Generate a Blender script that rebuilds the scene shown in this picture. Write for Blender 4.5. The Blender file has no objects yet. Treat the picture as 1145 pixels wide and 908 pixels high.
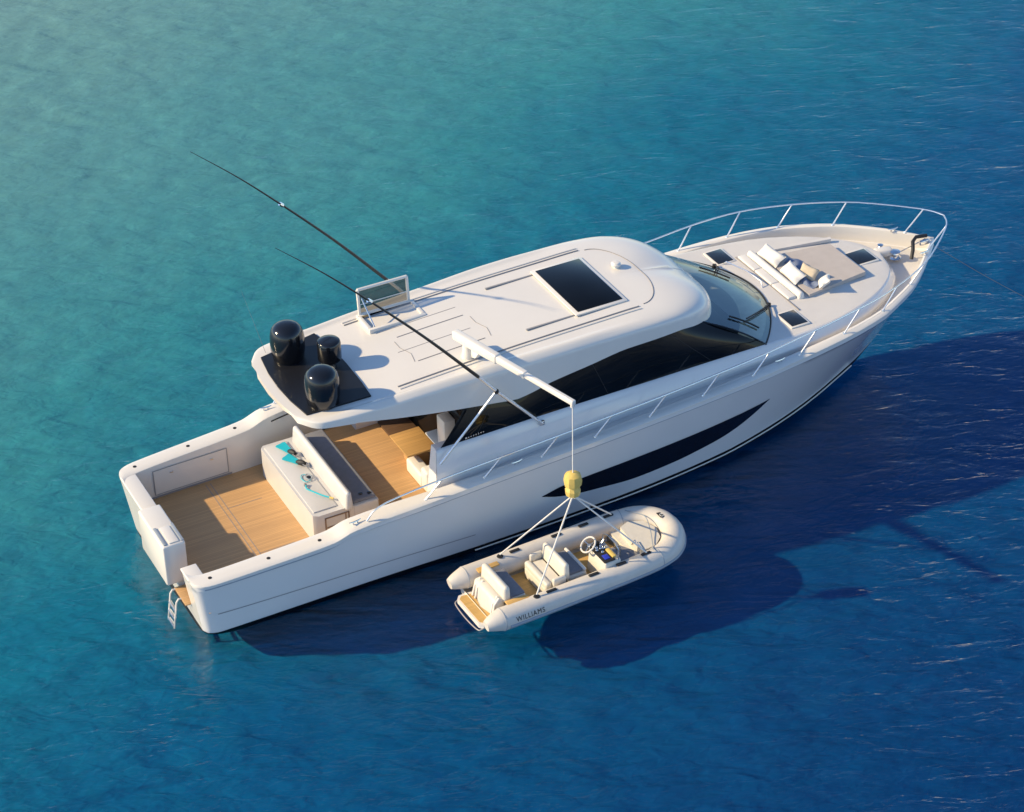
import bpy, bmesh, math, random
import numpy as np
from mathutils import Vector, Matrix
R = math.radians
random.seed(7)
scene = bpy.context.scene
C = scene.collection

# ------------------------------------------------------------------ camera, sky, sun, exposure
cam_d = bpy.data.cameras.new('Camera')
cam = bpy.data.objects.new('Camera', cam_d); C.objects.link(cam); scene.camera = cam
cam_d.sensor_width = 36.0
cam_d.lens = 36.0 * 2584.35 / 1145.0
cam_d.clip_start = 0.5; cam_d.clip_end = 20000
yaw, pitch, roll = 1.09644515, 0.600489189, -0.0198381598
d = Vector((math.cos(pitch)*math.cos(yaw), math.cos(pitch)*math.sin(yaw), -math.sin(pitch)))
r = d.cross(Vector((0, 0, 1))).normalized(); u = r.cross(d)
r2 = r*math.cos(roll)+u*math.sin(roll); u2 = -r*math.sin(roll)+u*math.cos(roll)
m = Matrix((( r2.x, u2.x, -d.x), (r2.y, u2.y, -d.y), (r2.z, u2.z, -d.z))).to_4x4()
m.translation = Vector((-12.0811506, -41.8392118, 34.0823131))
cam.matrix_world = m

to_sun = Vector((-1.5, 0.61, 0.95)).normalized()
sun_el = math.asin(to_sun.z)
world = bpy.data.worlds.new('World'); scene.world = world; world.use_nodes = True
wn = world.node_tree.nodes; wl = world.node_tree.links
sky = wn.new('ShaderNodeTexSky'); sky.sky_type = 'NISHITA'; sky.sun_disc = False
sky.sun_elevation = sun_el; sky.sun_rotation = math.atan2(to_sun.x, to_sun.y)
sky.air_density = 1.0; sky.dust_density = 0.1; sky.ozone_density = 4.0
bg = wn['Background']; bg.inputs['Strength'].default_value = 0.128
wl.new(sky.outputs[0], bg.inputs['Color'])
sun_d = bpy.data.lights.new('sun', 'SUN'); sun_d.energy = 4.0; sun_d.angle = R(0.9); sun_d.color = (1.0, 0.79, 0.48)
sun = bpy.data.objects.new('sun', sun_d); C.objects.link(sun)
sun.rotation_euler = to_sun.to_track_quat('Z', 'Y').to_euler(); sun.location = (-20, 10, 40)
scene.view_settings.view_transform = 'Standard'; scene.view_settings.look = 'None'
scene.view_settings.gamma = 1.0; scene.view_settings.use_curve_mapping = False
scene.view_settings.exposure = 0.64
scene.render.engine = 'CYCLES'

# ------------------------------------------------------------------ helpers
def lin(r_, g, b):
    f = lambda c: (c/255/12.92) if c <= 10 else ((c/255+0.055)/1.055)**2.4
    return (f(r_), f(g), f(b))

def mat(name, col, rough=0.4, metal=0.0, coat=0.0, noise=0.0, nscale=6.0, bump=0.0, bscale=40.0, spec=0.5):
    M = bpy.data.materials.new(name); M.use_nodes = True
    nt = M.node_tree; p = nt.nodes['Principled BSDF']
    p.inputs['Base Color'].default_value = (*col, 1); p.inputs['Roughness'].default_value = rough
    p.inputs['Metallic'].default_value = metal; p.inputs['Coat Weight'].default_value = coat
    p.inputs['Coat Roughness'].default_value = 0.06
    p.inputs['Specular IOR Level'].default_value = spec
    if noise or bump:
        tc = nt.nodes.new('ShaderNodeTexCoord')
    if noise:
        n = nt.nodes.new('ShaderNodeTexNoise'); n.inputs['Scale'].default_value = nscale; n.inputs['Detail'].default_value = 6
        nt.links.new(tc.outputs['Object'], n.inputs['Vector'])
        rp = nt.nodes.new('ShaderNodeValToRGB')
        rp.color_ramp.elements[0].position = 0.3; rp.color_ramp.elements[1].position = 0.7
        rp.color_ramp.elements[0].color = (*[c*(1-noise) for c in col], 1); rp.color_ramp.elements[1].color = (*[min(1, c*(1+noise*0.5)) for c in col], 1)
        nt.links.new(n.outputs['Fac'], rp.inputs['Fac']); nt.links.new(rp.outputs['Color'], p.inputs['Base Color'])
    if bump:
        n2 = nt.nodes.new('ShaderNodeTexNoise'); n2.inputs['Scale'].default_value = bscale; n2.inputs['Detail'].default_value = 3
        nt.links.new(tc.outputs['Object'], n2.inputs['Vector'])
        bp = nt.nodes.new('ShaderNodeBump'); bp.inputs['Strength'].default_value = bump; bp.inputs['Distance'].default_value = 0.02
        nt.links.new(n2.outputs['Fac'], bp.inputs['Height']); nt.links.new(bp.outputs['Normal'], p.inputs['Normal'])
    return M

M = {}
M['gel'] = mat('white_gelcoat', (0.735, 0.70, 0.645), 0.22, coat=0.4, noise=0.03, nscale=0.8)
M['hullpaint'] = mat('white_hull_gelcoat', (0.735, 0.725, 0.715), 0.16, coat=0.5, noise=0.03, nscale=0.7)
M['deck'] = mat('nonskid_deck', (0.645, 0.62, 0.59), 0.6, noise=0.04, nscale=2.0, bump=0.25, bscale=220)
M['black'] = mat('black_gloss', (0.006, 0.007, 0.01), 0.16, coat=0.3)
M['pad'] = mat('black_deck_panel', (0.010, 0.011, 0.015), 0.38, spec=0.4, noise=0.2, nscale=3)
M['dome'] = mat('black_dome_paint', (0.008, 0.009, 0.012), 0.14, coat=0.25)
M['antifoul'] = mat('black_antifouling', (0.004, 0.005, 0.007), 0.5, spec=0.2)
M['rubber'] = mat('black_rubber', (0.015, 0.015, 0.017), 0.6)
M['glass'] = mat('dark_tinted_glass', (0.004, 0.005, 0.007), 0.04, noise=0.4, nscale=1.2, spec=0.28)
M['chrome'] = mat('stainless_steel', (0.72, 0.73, 0.75), 0.18, metal=1.0)
M['rail'] = mat('polished_rail', (0.80, 0.81, 0.83), 0.22, metal=0.85)
M['grey'] = mat('grey_trim', (0.27, 0.27, 0.28), 0.5)
M['seam'] = mat('grey_caulk_line', (0.26, 0.25, 0.26), 0.7)
M['cushion'] = mat('white_vinyl', (0.72, 0.70, 0.665), 0.55, noise=0.05, nscale=5, bump=0.15, bscale=60)
M['pane'] = mat('smoked_deck_pane', (0.012, 0.015, 0.020), 0.18, spec=0.9, noise=0.3, nscale=4)
M['settee'] = mat('cockpit_moulding', (0.585, 0.575, 0.565), 0.35, coat=0.2, noise=0.04, nscale=2)
M['slate'] = mat('slate_seat_fabric', (0.20, 0.205, 0.235), 0.8, noise=0.1, nscale=7, bump=0.2, bscale=80)
M['linen'] = mat('pale_grey_sunpad_fabric', (0.48, 0.435, 0.405), 0.85, noise=0.06, nscale=4, bump=0.3, bscale=150)
M['pillow'] = mat('cream_pillow_fabric', (0.60, 0.51, 0.38), 0.9, noise=0.08, nscale=9, bump=0.4, bscale=50)
M['tan'] = mat('tan_fabric', (0.45, 0.34, 0.20), 0.9, noise=0.15, nscale=14)
M['navy'] = mat('navy_fabric', (0.02, 0.035, 0.09), 0.9, noise=0.2, nscale=12)
M['shadowblue'] = mat('shadow_blue', (0.17, 0.215, 0.33), 0.9, noise=0.2, nscale=10, bump=0.4, bscale=60)  # blue of the shadow between the sunpad pillows, put into a material
M['teal'] = mat('turquoise_rubber', (0.02, 0.46, 0.56), 0.4)
M['yellow'] = mat('yellow_paint', (0.72, 0.52, 0.14), 0.4, noise=0.12, nscale=9)
M['hypalon'] = mat('cream_hypalon', (0.62, 0.58, 0.525), 0.5, noise=0.05, nscale=5, bump=0.12, bscale=60)
M['strake'] = mat('grey_strake_and_shade', (0.30, 0.345, 0.40), 0.5, noise=0.08, nscale=6)  # also colours the band that carries the tender tube's shade
M['tseat'] = mat('ivory_vinyl', (0.66, 0.625, 0.555), 0.5, noise=0.05, nscale=9, bump=0.2, bscale=50)
M['beige'] = mat('beige_dash', (0.62, 0.50, 0.32), 0.8, noise=0.3, nscale=3)
M['rope'] = mat('white_rope', (0.72, 0.70, 0.66), 0.8)
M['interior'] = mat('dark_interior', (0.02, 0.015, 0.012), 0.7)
M['carbon'] = mat('carbon_tube', (0.012, 0.012, 0.014), 0.35)
M['screen'] = mat('console_display', (0.03, 0.05, 0.45), 0.15)
M['red'] = mat('brown_trim', (0.22, 0.14, 0.09), 0.5)

def teak(name, base, axis='x', gap=0.055, dark=0.45):
    T = bpy.data.materials.new(name); T.use_nodes = True; nt = T.node_tree; p = nt.nodes['Principled BSDF']
    p.inputs['Roughness'].default_value = 0.6
    tc = nt.nodes.new('ShaderNodeTexCoord'); sep = nt.nodes.new('ShaderNodeSeparateXYZ')
    nt.links.new(tc.outputs['Object'], sep.inputs[0])
    def mth(op, a, b=None):
        n = nt.nodes.new('ShaderNodeMath'); n.operation = op
        for i, v in enumerate((a, b)):
            if v is None: continue
            if isinstance(v, (int, float)): n.inputs[i].default_value = v
            else: nt.links.new(v, n.inputs[i])
        return n.outputs[0]
    co = sep.outputs['Y' if axis == 'x' else 'X']
    q = mth('DIVIDE', co, gap)
    fr = mth('FRACT', q); fl = mth('FLOOR', q)
    line = mth('LESS_THAN', fr, 0.09)
    wn_ = nt.nodes.new('ShaderNodeTexWhiteNoise'); wn_.noise_dimensions = '1D'; nt.links.new(fl, wn_.inputs['W'])
    mp = nt.nodes.new('ShaderNodeMapping'); mp.inputs['Scale'].default_value = (2, 30, 10) if axis == 'x' else (30, 2, 10)
    nt.links.new(tc.outputs['Object'], mp.inputs['Vector'])
    nz = nt.nodes.new('ShaderNodeTexNoise'); nz.inputs['Scale'].default_value = 1.5; nz.inputs['Detail'].default_value = 5
    nt.links.new(mp.outputs[0], nz.inputs['Vector'])
    s = mth('ADD', mth('MULTIPLY', nz.outputs['Fac'], 0.6), mth('MULTIPLY', wn_.outputs['Value'], 0.4))
    rp = nt.nodes.new('ShaderNodeValToRGB')
    rp.color_ramp.elements[0].position = 0.2; rp.color_ramp.elements[1].position = 0.8
    rp.color_ramp.elements[0].color = (*[c*0.86 for c in base], 1); rp.color_ramp.elements[1].color = (*[c*1.1 for c in base], 1)
    nt.links.new(s, rp.inputs['Fac'])
    mx = nt.nodes.new('ShaderNodeMix'); mx.data_type = 'RGBA'
    nt.links.new(line, mx.inputs['Factor']); nt.links.new(rp.outputs['Color'], mx.inputs['A'])
    mx.inputs['B'].default_value = (*[c*dark for c in base], 1)
    nt.links.new(mx.outputs['Result'], p.inputs['Base Color'])
    return T
M['teak'] = teak('teak_deck', (0.55, 0.33, 0.15), 'x', 0.06, 0.72)
M['teak2'] = teak('teak_table', (0.50, 0.29, 0.10), 'x', 0.12, 0.75)
M['steak'] = teak('tender_teak', (0.58, 0.36, 0.12), 'x', 0.05, 0.6)

def schlick(nt, f0, normal=None):
    """two-sided Fresnel: the same from above and from below, so sunlight passes down through the pane or surface"""
    geo = nt.nodes.new('ShaderNodeNewGeometry')
    dt = nt.nodes.new('ShaderNodeVectorMath'); dt.operation = 'DOT_PRODUCT'
    nt.links.new(geo.outputs['Incoming'], dt.inputs[0]); nt.links.new(normal if normal else geo.outputs['Normal'], dt.inputs[1])
    def mm(op, a, b=None):
        n = nt.nodes.new('ShaderNodeMath'); n.operation = op
        for i, v in enumerate((a, b)):
            if v is None: continue
            if isinstance(v, (int, float)): n.inputs[i].default_value = v
            else: nt.links.new(v, n.inputs[i])
        n.use_clamp = True
        return n.outputs[0]
    ab = mm('ABSOLUTE', dt.outputs['Value']); inv = mm('SUBTRACT', 1.0, ab); p5 = mm('POWER', inv, 5.0)
    return mm('ADD', mm('MULTIPLY', p5, 1-f0), f0)

# see-through windscreen glass: tinted pane over the dash, mirror by Fresnel
def glass_pane(name, tint, ior=1.6, rough=0.02, coat=(1, 1, 1)):
    G = bpy.data.materials.new(name); G.use_nodes = True; nt = G.node_tree
    for n in list(nt.nodes): nt.nodes.remove(n)
    out = nt.nodes.new('ShaderNodeOutputMaterial'); tr = nt.nodes.new('ShaderNodeBsdfTransparent'); gl = nt.nodes.new('ShaderNodeBsdfGlossy')
    tr.inputs['Color'].default_value = (*tint, 1); gl.inputs['Roughness'].default_value = rough; gl.inputs['Color'].default_value = (*coat, 1)
    fo = schlick(nt, ((ior-1)/(ior+1))**2)
    mx = nt.nodes.new('ShaderNodeMixShader')
    nt.links.new(fo, mx.inputs[0]); nt.links.new(tr.outputs[0], mx.inputs[1]); nt.links.new(gl.outputs[0], mx.inputs[2])
    nt.links.new(mx.outputs[0], out.inputs['Surface'])
    return G
M['screen_glass'] = glass_pane('windscreen_glass', (0.58, 0.64, 0.66), 2.2, 0.03, (0.74, 0.90, 1.0))
M['hatch_glass'] = glass_pane('smoked_hatch_pane', (0.30, 0.30, 0.28), 1.6)

ORG = {}
def worldorg(o):
    return ORG.get(o.name, Vector((0, 0, 0))) if o else Vector((0, 0, 0))
def thing(name, label, cat, loc, group=None):
    o = bpy.data.objects.new(name, None); C.objects.link(o); o.location = loc
    o.empty_display_size = 0.3
    o['label'] = label; o['category'] = cat
    if group: o['group'] = group
    ORG[o.name] = Vector(loc)
    return o
def tag(o, label, cat, group=None):
    o['label'] = label; o['category'] = cat
    if group: o['group'] = group

class MB:
    """collects shapes, in world coordinates, into one mesh"""
    def __init__(s): s.v = []; s.f = []; s.mi = []
    def add(s, vs, fs, mi=0):
        n = len(s.v); s.v += [tuple(map(float, v)) for v in vs]
        s.f += [tuple(i+n for i in f) for f in fs]; s.mi += [mi]*len(fs); return s
    def grid(s, rows, mi=0, cu=False, cv=False, flip=False):
        n = len(rows[0]); m_ = len(rows); vs = [p for r_ in rows for p in r_]; fs = []
        for i in range(m_ if cu else m_-1):
            for j in range(n if cv else n-1):
                a = i*n+j; b = i*n+(j+1) % n; c_ = ((i+1) % m_)*n+(j+1) % n; d_ = ((i+1) % m_)*n+j
                fs.append((a, d_, c_, b) if flip else (a, b, c_, d_))
        return s.add(vs, fs, mi)
    def tube(s, pts, rad, n=10, mi=0, caps=True):
        P = [Vector(p) for p in pts]; k = len(P)
        rr = rad if isinstance(rad, (list, tuple)) else [rad]*k
        T = [(P[min(i+1, k-1)]-P[max(i-1, 0)]).normalized() for i in range(k)]
        ref = Vector((0, 0, 1)) if abs(T[0].z) < 0.9 else Vector((1, 0, 0))
        N = (ref - T[0]*ref.dot(T[0])).normalized(); rows = []
        for i in range(k):
            N = (N - T[i]*N.dot(T[i])).normalized(); B = T[i].cross(N)
            rows.append([P[i]+(N*math.cos(2*math.pi*j/n)+B*math.sin(2*math.pi*j/n))*rr[i] for j in range(n)])
        s.grid(rows, mi, cv=True)
        if caps:
            s.add(rows[0], [tuple(range(n))], mi); s.add(rows[-1], [tuple(range(n))[::-1]], mi)
        return s
    def box(s, c, size, bev=0.0, mi=0, rot=None, seg=2, taper=None):
        bm = bmesh.new(); bmesh.ops.create_cube(bm, size=1.0)
        for v in bm.verts:
            v.co = Vector((v.co.x*size[0], v.co.y*size[1], v.co.z*size[2]))
            if taper and v.co.z > 0: v.co.x *= taper[0]; v.co.y *= taper[1]
        if bev: bmesh.ops.bevel(bm, geom=bm.edges[:]+bm.verts[:], offset=bev, segments=seg, affect='EDGES', profile=0.5)
        Mx = Matrix.Translation(Vector(c)) @ (rot.to_4x4() if rot else Matrix.Identity(4))
        bm.verts.index_update()
        s.add([Mx @ v.co for v in bm.verts], [tuple(v.index for v in f.verts) for f in bm.faces], mi); bm.free(); return s
    def prism(s, poly, z0, z1, bev=0.0, mi=0, zf=None, seg=2):
        bm = bmesh.new(); k = len(poly)
        b = [bm.verts.new((p[0], p[1], z0)) for p in poly]; t = [bm.verts.new((p[0], p[1], z1)) for p in poly]
        bm.faces.new(b[::-1]); bm.faces.new(t)
        for i in range(k): bm.faces.new((b[i], b[(i+1) % k], t[(i+1) % k], t[i]))
        bmesh.ops.recalc_face_normals(bm, faces=bm.faces[:])
        if bev:
            es = [e for e in bm.edges if all(v.co.z == z1 for v in e.verts)]
            bmesh.ops.bevel(bm, geom=es, offset=bev, segments=seg, affect='EDGES', profile=0.5)
        if zf:
            for v in bm.verts: v.co.z += zf(v.co.x, v.co.y)
        bm.verts.index_update()
        s.add([v.co.copy() for v in bm.verts], [tuple(v.index for v in f.verts) for f in bm.faces], mi); bm.free(); return s
    def lathe(s, c, prof, n=28, mi=0, ax=None):
        A = Matrix.Identity(3) if ax is None else Vector((0, 0, 1)).rotation_difference(Vector(ax)).to_matrix()
        rows = [[Vector(c)+A @ Vector((r_*math.cos(2*math.pi*j/n), r_*math.sin(2*math.pi*j/n), z)) for j in range(n)] for r_, z in prof]
        s.grid(rows, mi, cv=True)
        if prof[0][0] > 1e-4: s.add(rows[0], [tuple(range(n))[::-1]], mi)
        if prof[-1][0] > 1e-4: s.add(rows[-1], [tuple(range(n))], mi)
        return s
    def pillow(s, c, size, rot=None, mi=0, n=10):
        sx, sy, sz = size; rows_t = []; rows_b = []
        Rm = rot if rot else Matrix.Identity(3)
        for i in range(n+1):
            a = []; b = []
            for j in range(n+1):
                u_ = 2*i/n-1; v_ = 2*j/n-1
                h = ((1-u_**4)*(1-v_**4))**0.5*0.5
                k = 1-0.10*(u_*u_*v_*v_ <= 0.99)*(1-abs(u_*v_))*(max(abs(u_), abs(v_))**4)
                p = Vector((u_*sx/2*k, v_*sy/2*k, 0))
                hz = h*sz*(1+0.08*math.sin(5*u_+3*v_))
                a.append(Vector(c)+Rm @ (p+Vector((0, 0, hz)))); b.append(Vector(c)+Rm @ (p-Vector((0, 0, hz))))
            rows_t.append(a); rows_b.append(b)
        s.grid(rows_t, mi); s.grid(rows_b, mi, flip=True); return s
    def build(s, name, mats, parent=None, ang=35, smooth=True):
        o0 = worldorg(parent)
        me = bpy.data.meshes.new(name)
        bm = bmesh.new(); vs = [bm.verts.new(Vector(v)-o0) for v in s.v]
        for f, k in zip(s.f, s.mi):
            if len(set(f)) < 3: continue
            try: fc = bm.faces.new([vs[i] for i in f]); fc.material_index = k
            except ValueError: pass
        bmesh.ops.remove_doubles(bm, verts=bm.verts[:], dist=2e-4)
        bmesh.ops.dissolve_degenerate(bm, edges=bm.edges[:], dist=1e-5)
        bmesh.ops.recalc_face_normals(bm, faces=bm.faces[:])
        bm.to_mesh(me); bm.free()
        for k in (mats if isinstance(mats, (list, tuple)) else [mats]): me.materials.append(M[k] if isinstance(k, str) else k)
        if smooth:
            for p in me.polygons: p.use_smooth = True
            me.set_sharp_from_angle(angle=R(ang))
        o = bpy.data.objects.new(name, me); C.objects.link(o)
        if parent: o.parent = parent
        ORG[o.name] = o0
        return o

def ip(xs, ys):
    """monotone cubic interpolant"""
    xs = np.array(xs, float); ys = np.array(ys, float); h = np.diff(xs); dl = np.diff(ys)/h
    mm = np.zeros(len(xs))
    for i in range(1, len(xs)-1):
        if dl[i-1]*dl[i] > 0:
            w1 = 2*h[i]+h[i-1]; w2 = h[i]+2*h[i-1]; mm[i] = (w1+w2)/(w1/dl[i-1]+w2/dl[i])
    mm[0] = dl[0]; mm[-1] = dl[-1]
    def f(x):
        x = min(max(x, xs[0]), xs[-1]); i = min(int(np.searchsorted(xs, x, side='right')-1), len(xs)-2)
        t = (x-xs[i])/h[i]
        return float((1+2*t)*(1-t)**2*ys[i]+t*(1-t)**2*h[i]*mm[i]+t*t*(3-2*t)*ys[i+1]+t*t*(t-1)*h[i]*mm[i+1])
    return f
def spline(pts, n):
    P = np.array(pts, float); t = np.concatenate([[0], np.cumsum(np.linalg.norm(np.diff(P, axis=0), axis=1))])
    fs = [ip(t, P[:, k]) for k in range(3)]
    return [Vector([f(x) for f in fs]) for x in np.linspace(0, t[-1], n)]

# ------------------------------------------------------------------ sea
def sea():
    # the pale-to-deep ground under the shallow water; depth changes from the sandy shore side to the open side
    B = bpy.data.materials.new('seabed'); B.use_nodes = True; nt = B.node_tree; p = nt.nodes['Principled BSDF']
    p.inputs['Roughness'].default_value = 1.0; p.inputs['Specular IOR Level'].default_value = 0.0
    N = nt.nodes.new; L = nt.links.new
    geo = N('ShaderNodeNewGeometry')
    dot = N('ShaderNodeVectorMath'); dot.operation = 'DOT_PRODUCT'; dot.inputs[1].default_value = (0.46, -0.89, 0)
    L(geo.outputs['Position'], dot.inputs[0])
    n1 = N('ShaderNodeTexNoise'); n1.inputs['Scale'].default_value = 0.09; n1.inputs['Detail'].default_value = 3; L(geo.outputs['Position'], n1.inputs['Vector'])
    n2 = N('ShaderNodeTexNoise'); n2.inputs['Scale'].default_value = 1.5; n2.inputs['Detail'].default_value = 6; n2.inputs['Roughness'].default_value = 0.62; n2.inputs['Distortion'].default_value = 0.5
    mp = N('ShaderNodeMapping'); mp.vector_type = 'TEXTURE'; mp.inputs['Rotation'].default_value = (0, 0, R(55)); mp.inputs['Scale'].default_value = (1.5, 0.8, 1)
    L(geo.outputs['Position'], mp.inputs['Vector']); L(mp.outputs[0], n2.inputs['Vector'])
    a = N('ShaderNodeMath'); a.operation = 'MULTIPLY_ADD'; L(n1.outputs['Fac'], a.inputs[0]); a.inputs[1].default_value = 8.0; L(dot.outputs['Value'], a.inputs[2])
    b = N('ShaderNodeMath'); b.operation = 'MULTIPLY_ADD'; L(n2.outputs['Fac'], b.inputs[0]); b.inputs[1].default_value = 3.0; L(a.outputs[0], b.inputs[2])
    mr = N('ShaderNodeMapRange'); mr.inputs['From Min'].default_value = -36+5.5; mr.inputs['From Max'].default_value = 24+5.5; L(b.outputs[0], mr.inputs['Value'])
    rp = N('ShaderNodeValToRGB'); cr = rp.color_ramp
    stops = [(-36, (140, 176, 166)), (-26, (116, 165, 160)), (-16, (90, 156, 158)), (-8, (58, 144, 152)), (-2, (20, 117, 144)), (6, (5, 90, 136)), (14, (5, 72, 124)), (24, (4, 53, 108))]
    while len(cr.elements) < len(stops): cr.elements.new(0.5)
    for e, (s, c) in zip(cr.elements, stops):
        e.position = (s+36)/60; e.color = (*[x*SEA_GAIN for x in lin(*c)], 1)
    L(mr.outputs[0], rp.inputs['Fac'])
    n3 = N('ShaderNodeTexNoise'); n3.inputs['Scale'].default_value = 2.3; n3.inputs['Detail'].default_value = 5; n3.inputs['Roughness'].default_value = 0.6; n3.inputs['Distortion'].default_value = 0.8
    L(geo.outputs['Position'], n3.inputs['Vector'])
    m3 = N('ShaderNodeMapRange'); m3.inputs['From Min'].default_value = 0.32; m3.inputs['From Max'].default_value = 0.68; m3.inputs['To Min'].default_value = 0.94; m3.inputs['To Max'].default_value = 1.06; L(n3.outputs['Fac'], m3.inputs['Value'])
    mo = N('ShaderNodeMapRange'); mo.inputs['From Min'].default_value = 0.3; mo.inputs['From Max'].default_value = 0.7; mo.inputs['To Min'].default_value = 0.93; mo.inputs['To Max'].default_value = 1.06; L(n2.outputs['Fac'], mo.inputs['Value'])
    vm = N('ShaderNodeVectorMath'); vm.operation = 'SCALE'; L(rp.outputs['Color'], vm.inputs[0]); m4 = N('ShaderNodeMath'); m4.operation = 'MULTIPLY'; L(mo.outputs[0], m4.inputs[0]); L(m3.outputs[0], m4.inputs[1]); L(m4.outputs[0], vm.inputs['Scale'])
    # sand ripples
    def rn(rot, sc, det, dist):
        mp_ = N('ShaderNodeMapping'); mp_.vector_type = 'TEXTURE'; mp_.inputs['Rotation'].default_value = (0, 0, R(rot)); mp_.inputs['Scale'].default_value = sc
        L(geo.outputs['Position'], mp_.inputs['Vector'])
        q = N('ShaderNodeTexNoise'); q.inputs['Scale'].default_value = 1.0; q.inputs['Detail'].default_value = det; q.inputs['Distortion'].default_value = dist
        L(mp_.outputs[0], q.inputs['Vector']); return q.outputs['Fac']
    def mm_(op, x, y):
        q = N('ShaderNodeMath'); q.operation = op
        for i, v in enumerate((x, y)):
            if isinstance(v, (int, float)): q.inputs[i].default_value = v
            else: L(v, q.inputs[i])
        return q.outputs[0]
    rh = mm_('ADD', mm_('MULTIPLY', rn(-24, (2.2, .75, 1), 1.5, .5), RIP*.22), mm_('MULTIPLY', rn(-38, (.85, .36, 1), 2.5, .5), RIP*.085))
    rh = mm_('ADD', rh, mm_('MULTIPLY', rn(10, (.36, .22, 1), 2.5, .4), RIP*.032))
    rg = mm_('SUBTRACT', mm_('MULTIPLY', rn(-27, (3.0, .75, 1), 2, .7), 2.0), 1.0)
    rg = mm_('SUBTRACT', 1.0, mm_('SQRT', mm_('ADD', mm_('MULTIPLY', rg, rg), .004), 0.0))
    sp = N('ShaderNodeSeparateXYZ'); L(geo.outputs['Position'], sp.inputs[0])
    fm = N('ShaderNodeMapRange'); fm.inputs['From Min'].default_value = -4; fm.inputs['From Max'].default_value = 9; fm.inputs['To Min'].default_value = 1.0; fm.inputs['To Max'].default_value = 0.12; L(sp.outputs['Y'], fm.inputs['Value'])
    fd_ = N('ShaderNodeMapRange'); fd_.inputs['From Min'].default_value = 2; fd_.inputs['From Max'].default_value = 18; fd_.inputs['To Min'].default_value = 1.0; fd_.inputs['To Max'].default_value = 0.6; L(sp.outputs['Y'], fd_.inputs['Value'])
    rh = mm_('ADD', mm_('MULTIPLY', rh, fd_.outputs[0]), mm_('MULTIPLY', mm_('MULTIPLY', rg, fm.outputs[0]), .11))
    rb_ = N('ShaderNodeBump'); rb_.inputs['Distance'].default_value = 1.0; L(rh, rb_.inputs['Height']); L(rb_.outputs['Normal'], p.inputs['Normal'])
    L(vm.outputs[0], p.inputs['Base Color'])
    S = 4000
    from mathutils import noise as mn
    g = MB(); st_ = .20; xs_ = np.arange(-14, 46, st_); ys_ = np.arange(-22, 42, st_); rows = []
    for x in xs_:
        row = []
        for y in ys_:
            c_, s__ = math.cos(R(-38)), math.sin(R(-38)); a_, b_ = x*c_+y*s__, -x*s__+y*c_
            h = .05*mn.noise(Vector((a_*.4, b_*1.0, 0)))+.05*mn.noise(Vector((a_*.9, b_*2.0, 5)))+.03*mn.noise(Vector((a_*1.6, b_*3.4, 11)))
            edge = min(1, (x+14)/3, (46-x)/3, (y+22)/3, (42-y)/3)
            row.append((x, y, BED+h*max(0, edge)))
        rows.append(row)
    g.grid(rows)
    X0, X1, Y0, Y1 = xs_[0], xs_[-1], ys_[0], ys_[-1]
    g.add([(-S, -S, BED), (S, -S, BED), (S, S, BED), (-S, S, BED), (X0, Y0, BED), (X1, Y0, BED), (X1, Y1, BED), (X0, Y1, BED)], [(0, 1, 5, 4), (1, 2, 6, 5), (2, 3, 7, 6), (3, 0, 4, 7)])
    sb = g.build('seabed', [B], None, 180); sb['kind'] = 'structure'
    # surface
    W = bpy.data.materials.new('water'); W.use_nodes = True; nt = W.node_tree
    for n in list(nt.nodes): nt.nodes.remove(n)
    N = nt.nodes.new; L = nt.links.new
    out = N('ShaderNodeOutputMaterial'); geo = N('ShaderNodeNewGeometry')
    def noise(scale, det, rot, sc, rough=0.55, dist=0.0):
        mp = N('ShaderNodeMapping'); mp.vector_type = 'TEXTURE'; mp.inputs['Rotation'].default_value = (0, 0, R(rot)); mp.inputs['Scale'].default_value = sc
        L(geo.outputs['Position'], mp.inputs['Vector'])
        n = N('ShaderNodeTexNoise'); n.inputs['Scale'].default_value = scale; n.inputs['Detail'].default_value = det
        n.inputs['Roughness'].default_value = rough; n.inputs['Distortion'].default_value = dist
        L(mp.outputs[0], n.inputs['Vector']); return n.outputs['Fac']
    def mth(op, x, y=None):
        q = N('ShaderNodeMath'); q.operation = op
        for i, v in enumerate((x, y)):
            if v is None: continue
            if isinstance(v, (int, float)): q.inputs[i].default_value = v
            else: L(v, q.inputs[i])
        return q.outputs[0]
    def ridge(x):
        q = mth('SUBTRACT', mth('MULTIPLY', x, 2.0), 1.0)
        return mth('SUBTRACT', 1.0, mth('SQRT', mth('ADD', mth('MULTIPLY', q, q), 0.03)))
    h = mth('MULTIPLY', ridge(noise(1.0, 4, -22, (2.0, 0.75, 1), 0.55, 0.7)), 0.085)
    h = mth('ADD', h, mth('MULTIPLY', ridge(noise(1.0, 4, -14, (0.75, 0.33, 1), 0.55, 0.6)), 0.040))
    h = mth('ADD', h, mth('MULTIPLY', noise(1.0, 4, 15, (0.26, 0.16, 1), 0.6), 0.022))
    h = mth('ADD', h, mth('MULTIPLY', noise(1.0, 2, -40, (6, 3, 1), 0.5), 0.20))
    dot = N('ShaderNodeVectorMath'); dot.operation = 'DOT_PRODUCT'; dot.inputs[1].default_value = (0.46, -0.89, 0); L(geo.outputs['Position'], dot.inputs[0])
    sh = N('ShaderNodeMapRange'); sh.inputs['From Min'].default_value = -22; sh.inputs['From Max'].default_value = 4; sh.inputs['To Min'].default_value = 0.35; L(dot.outputs['Value'], sh.inputs['Value'])
    h = mth('MULTIPLY', h, sh.outputs[0])
    sp = N('ShaderNodeSeparateXYZ'); L(geo.outputs['Position'], sp.inputs[0])
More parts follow.
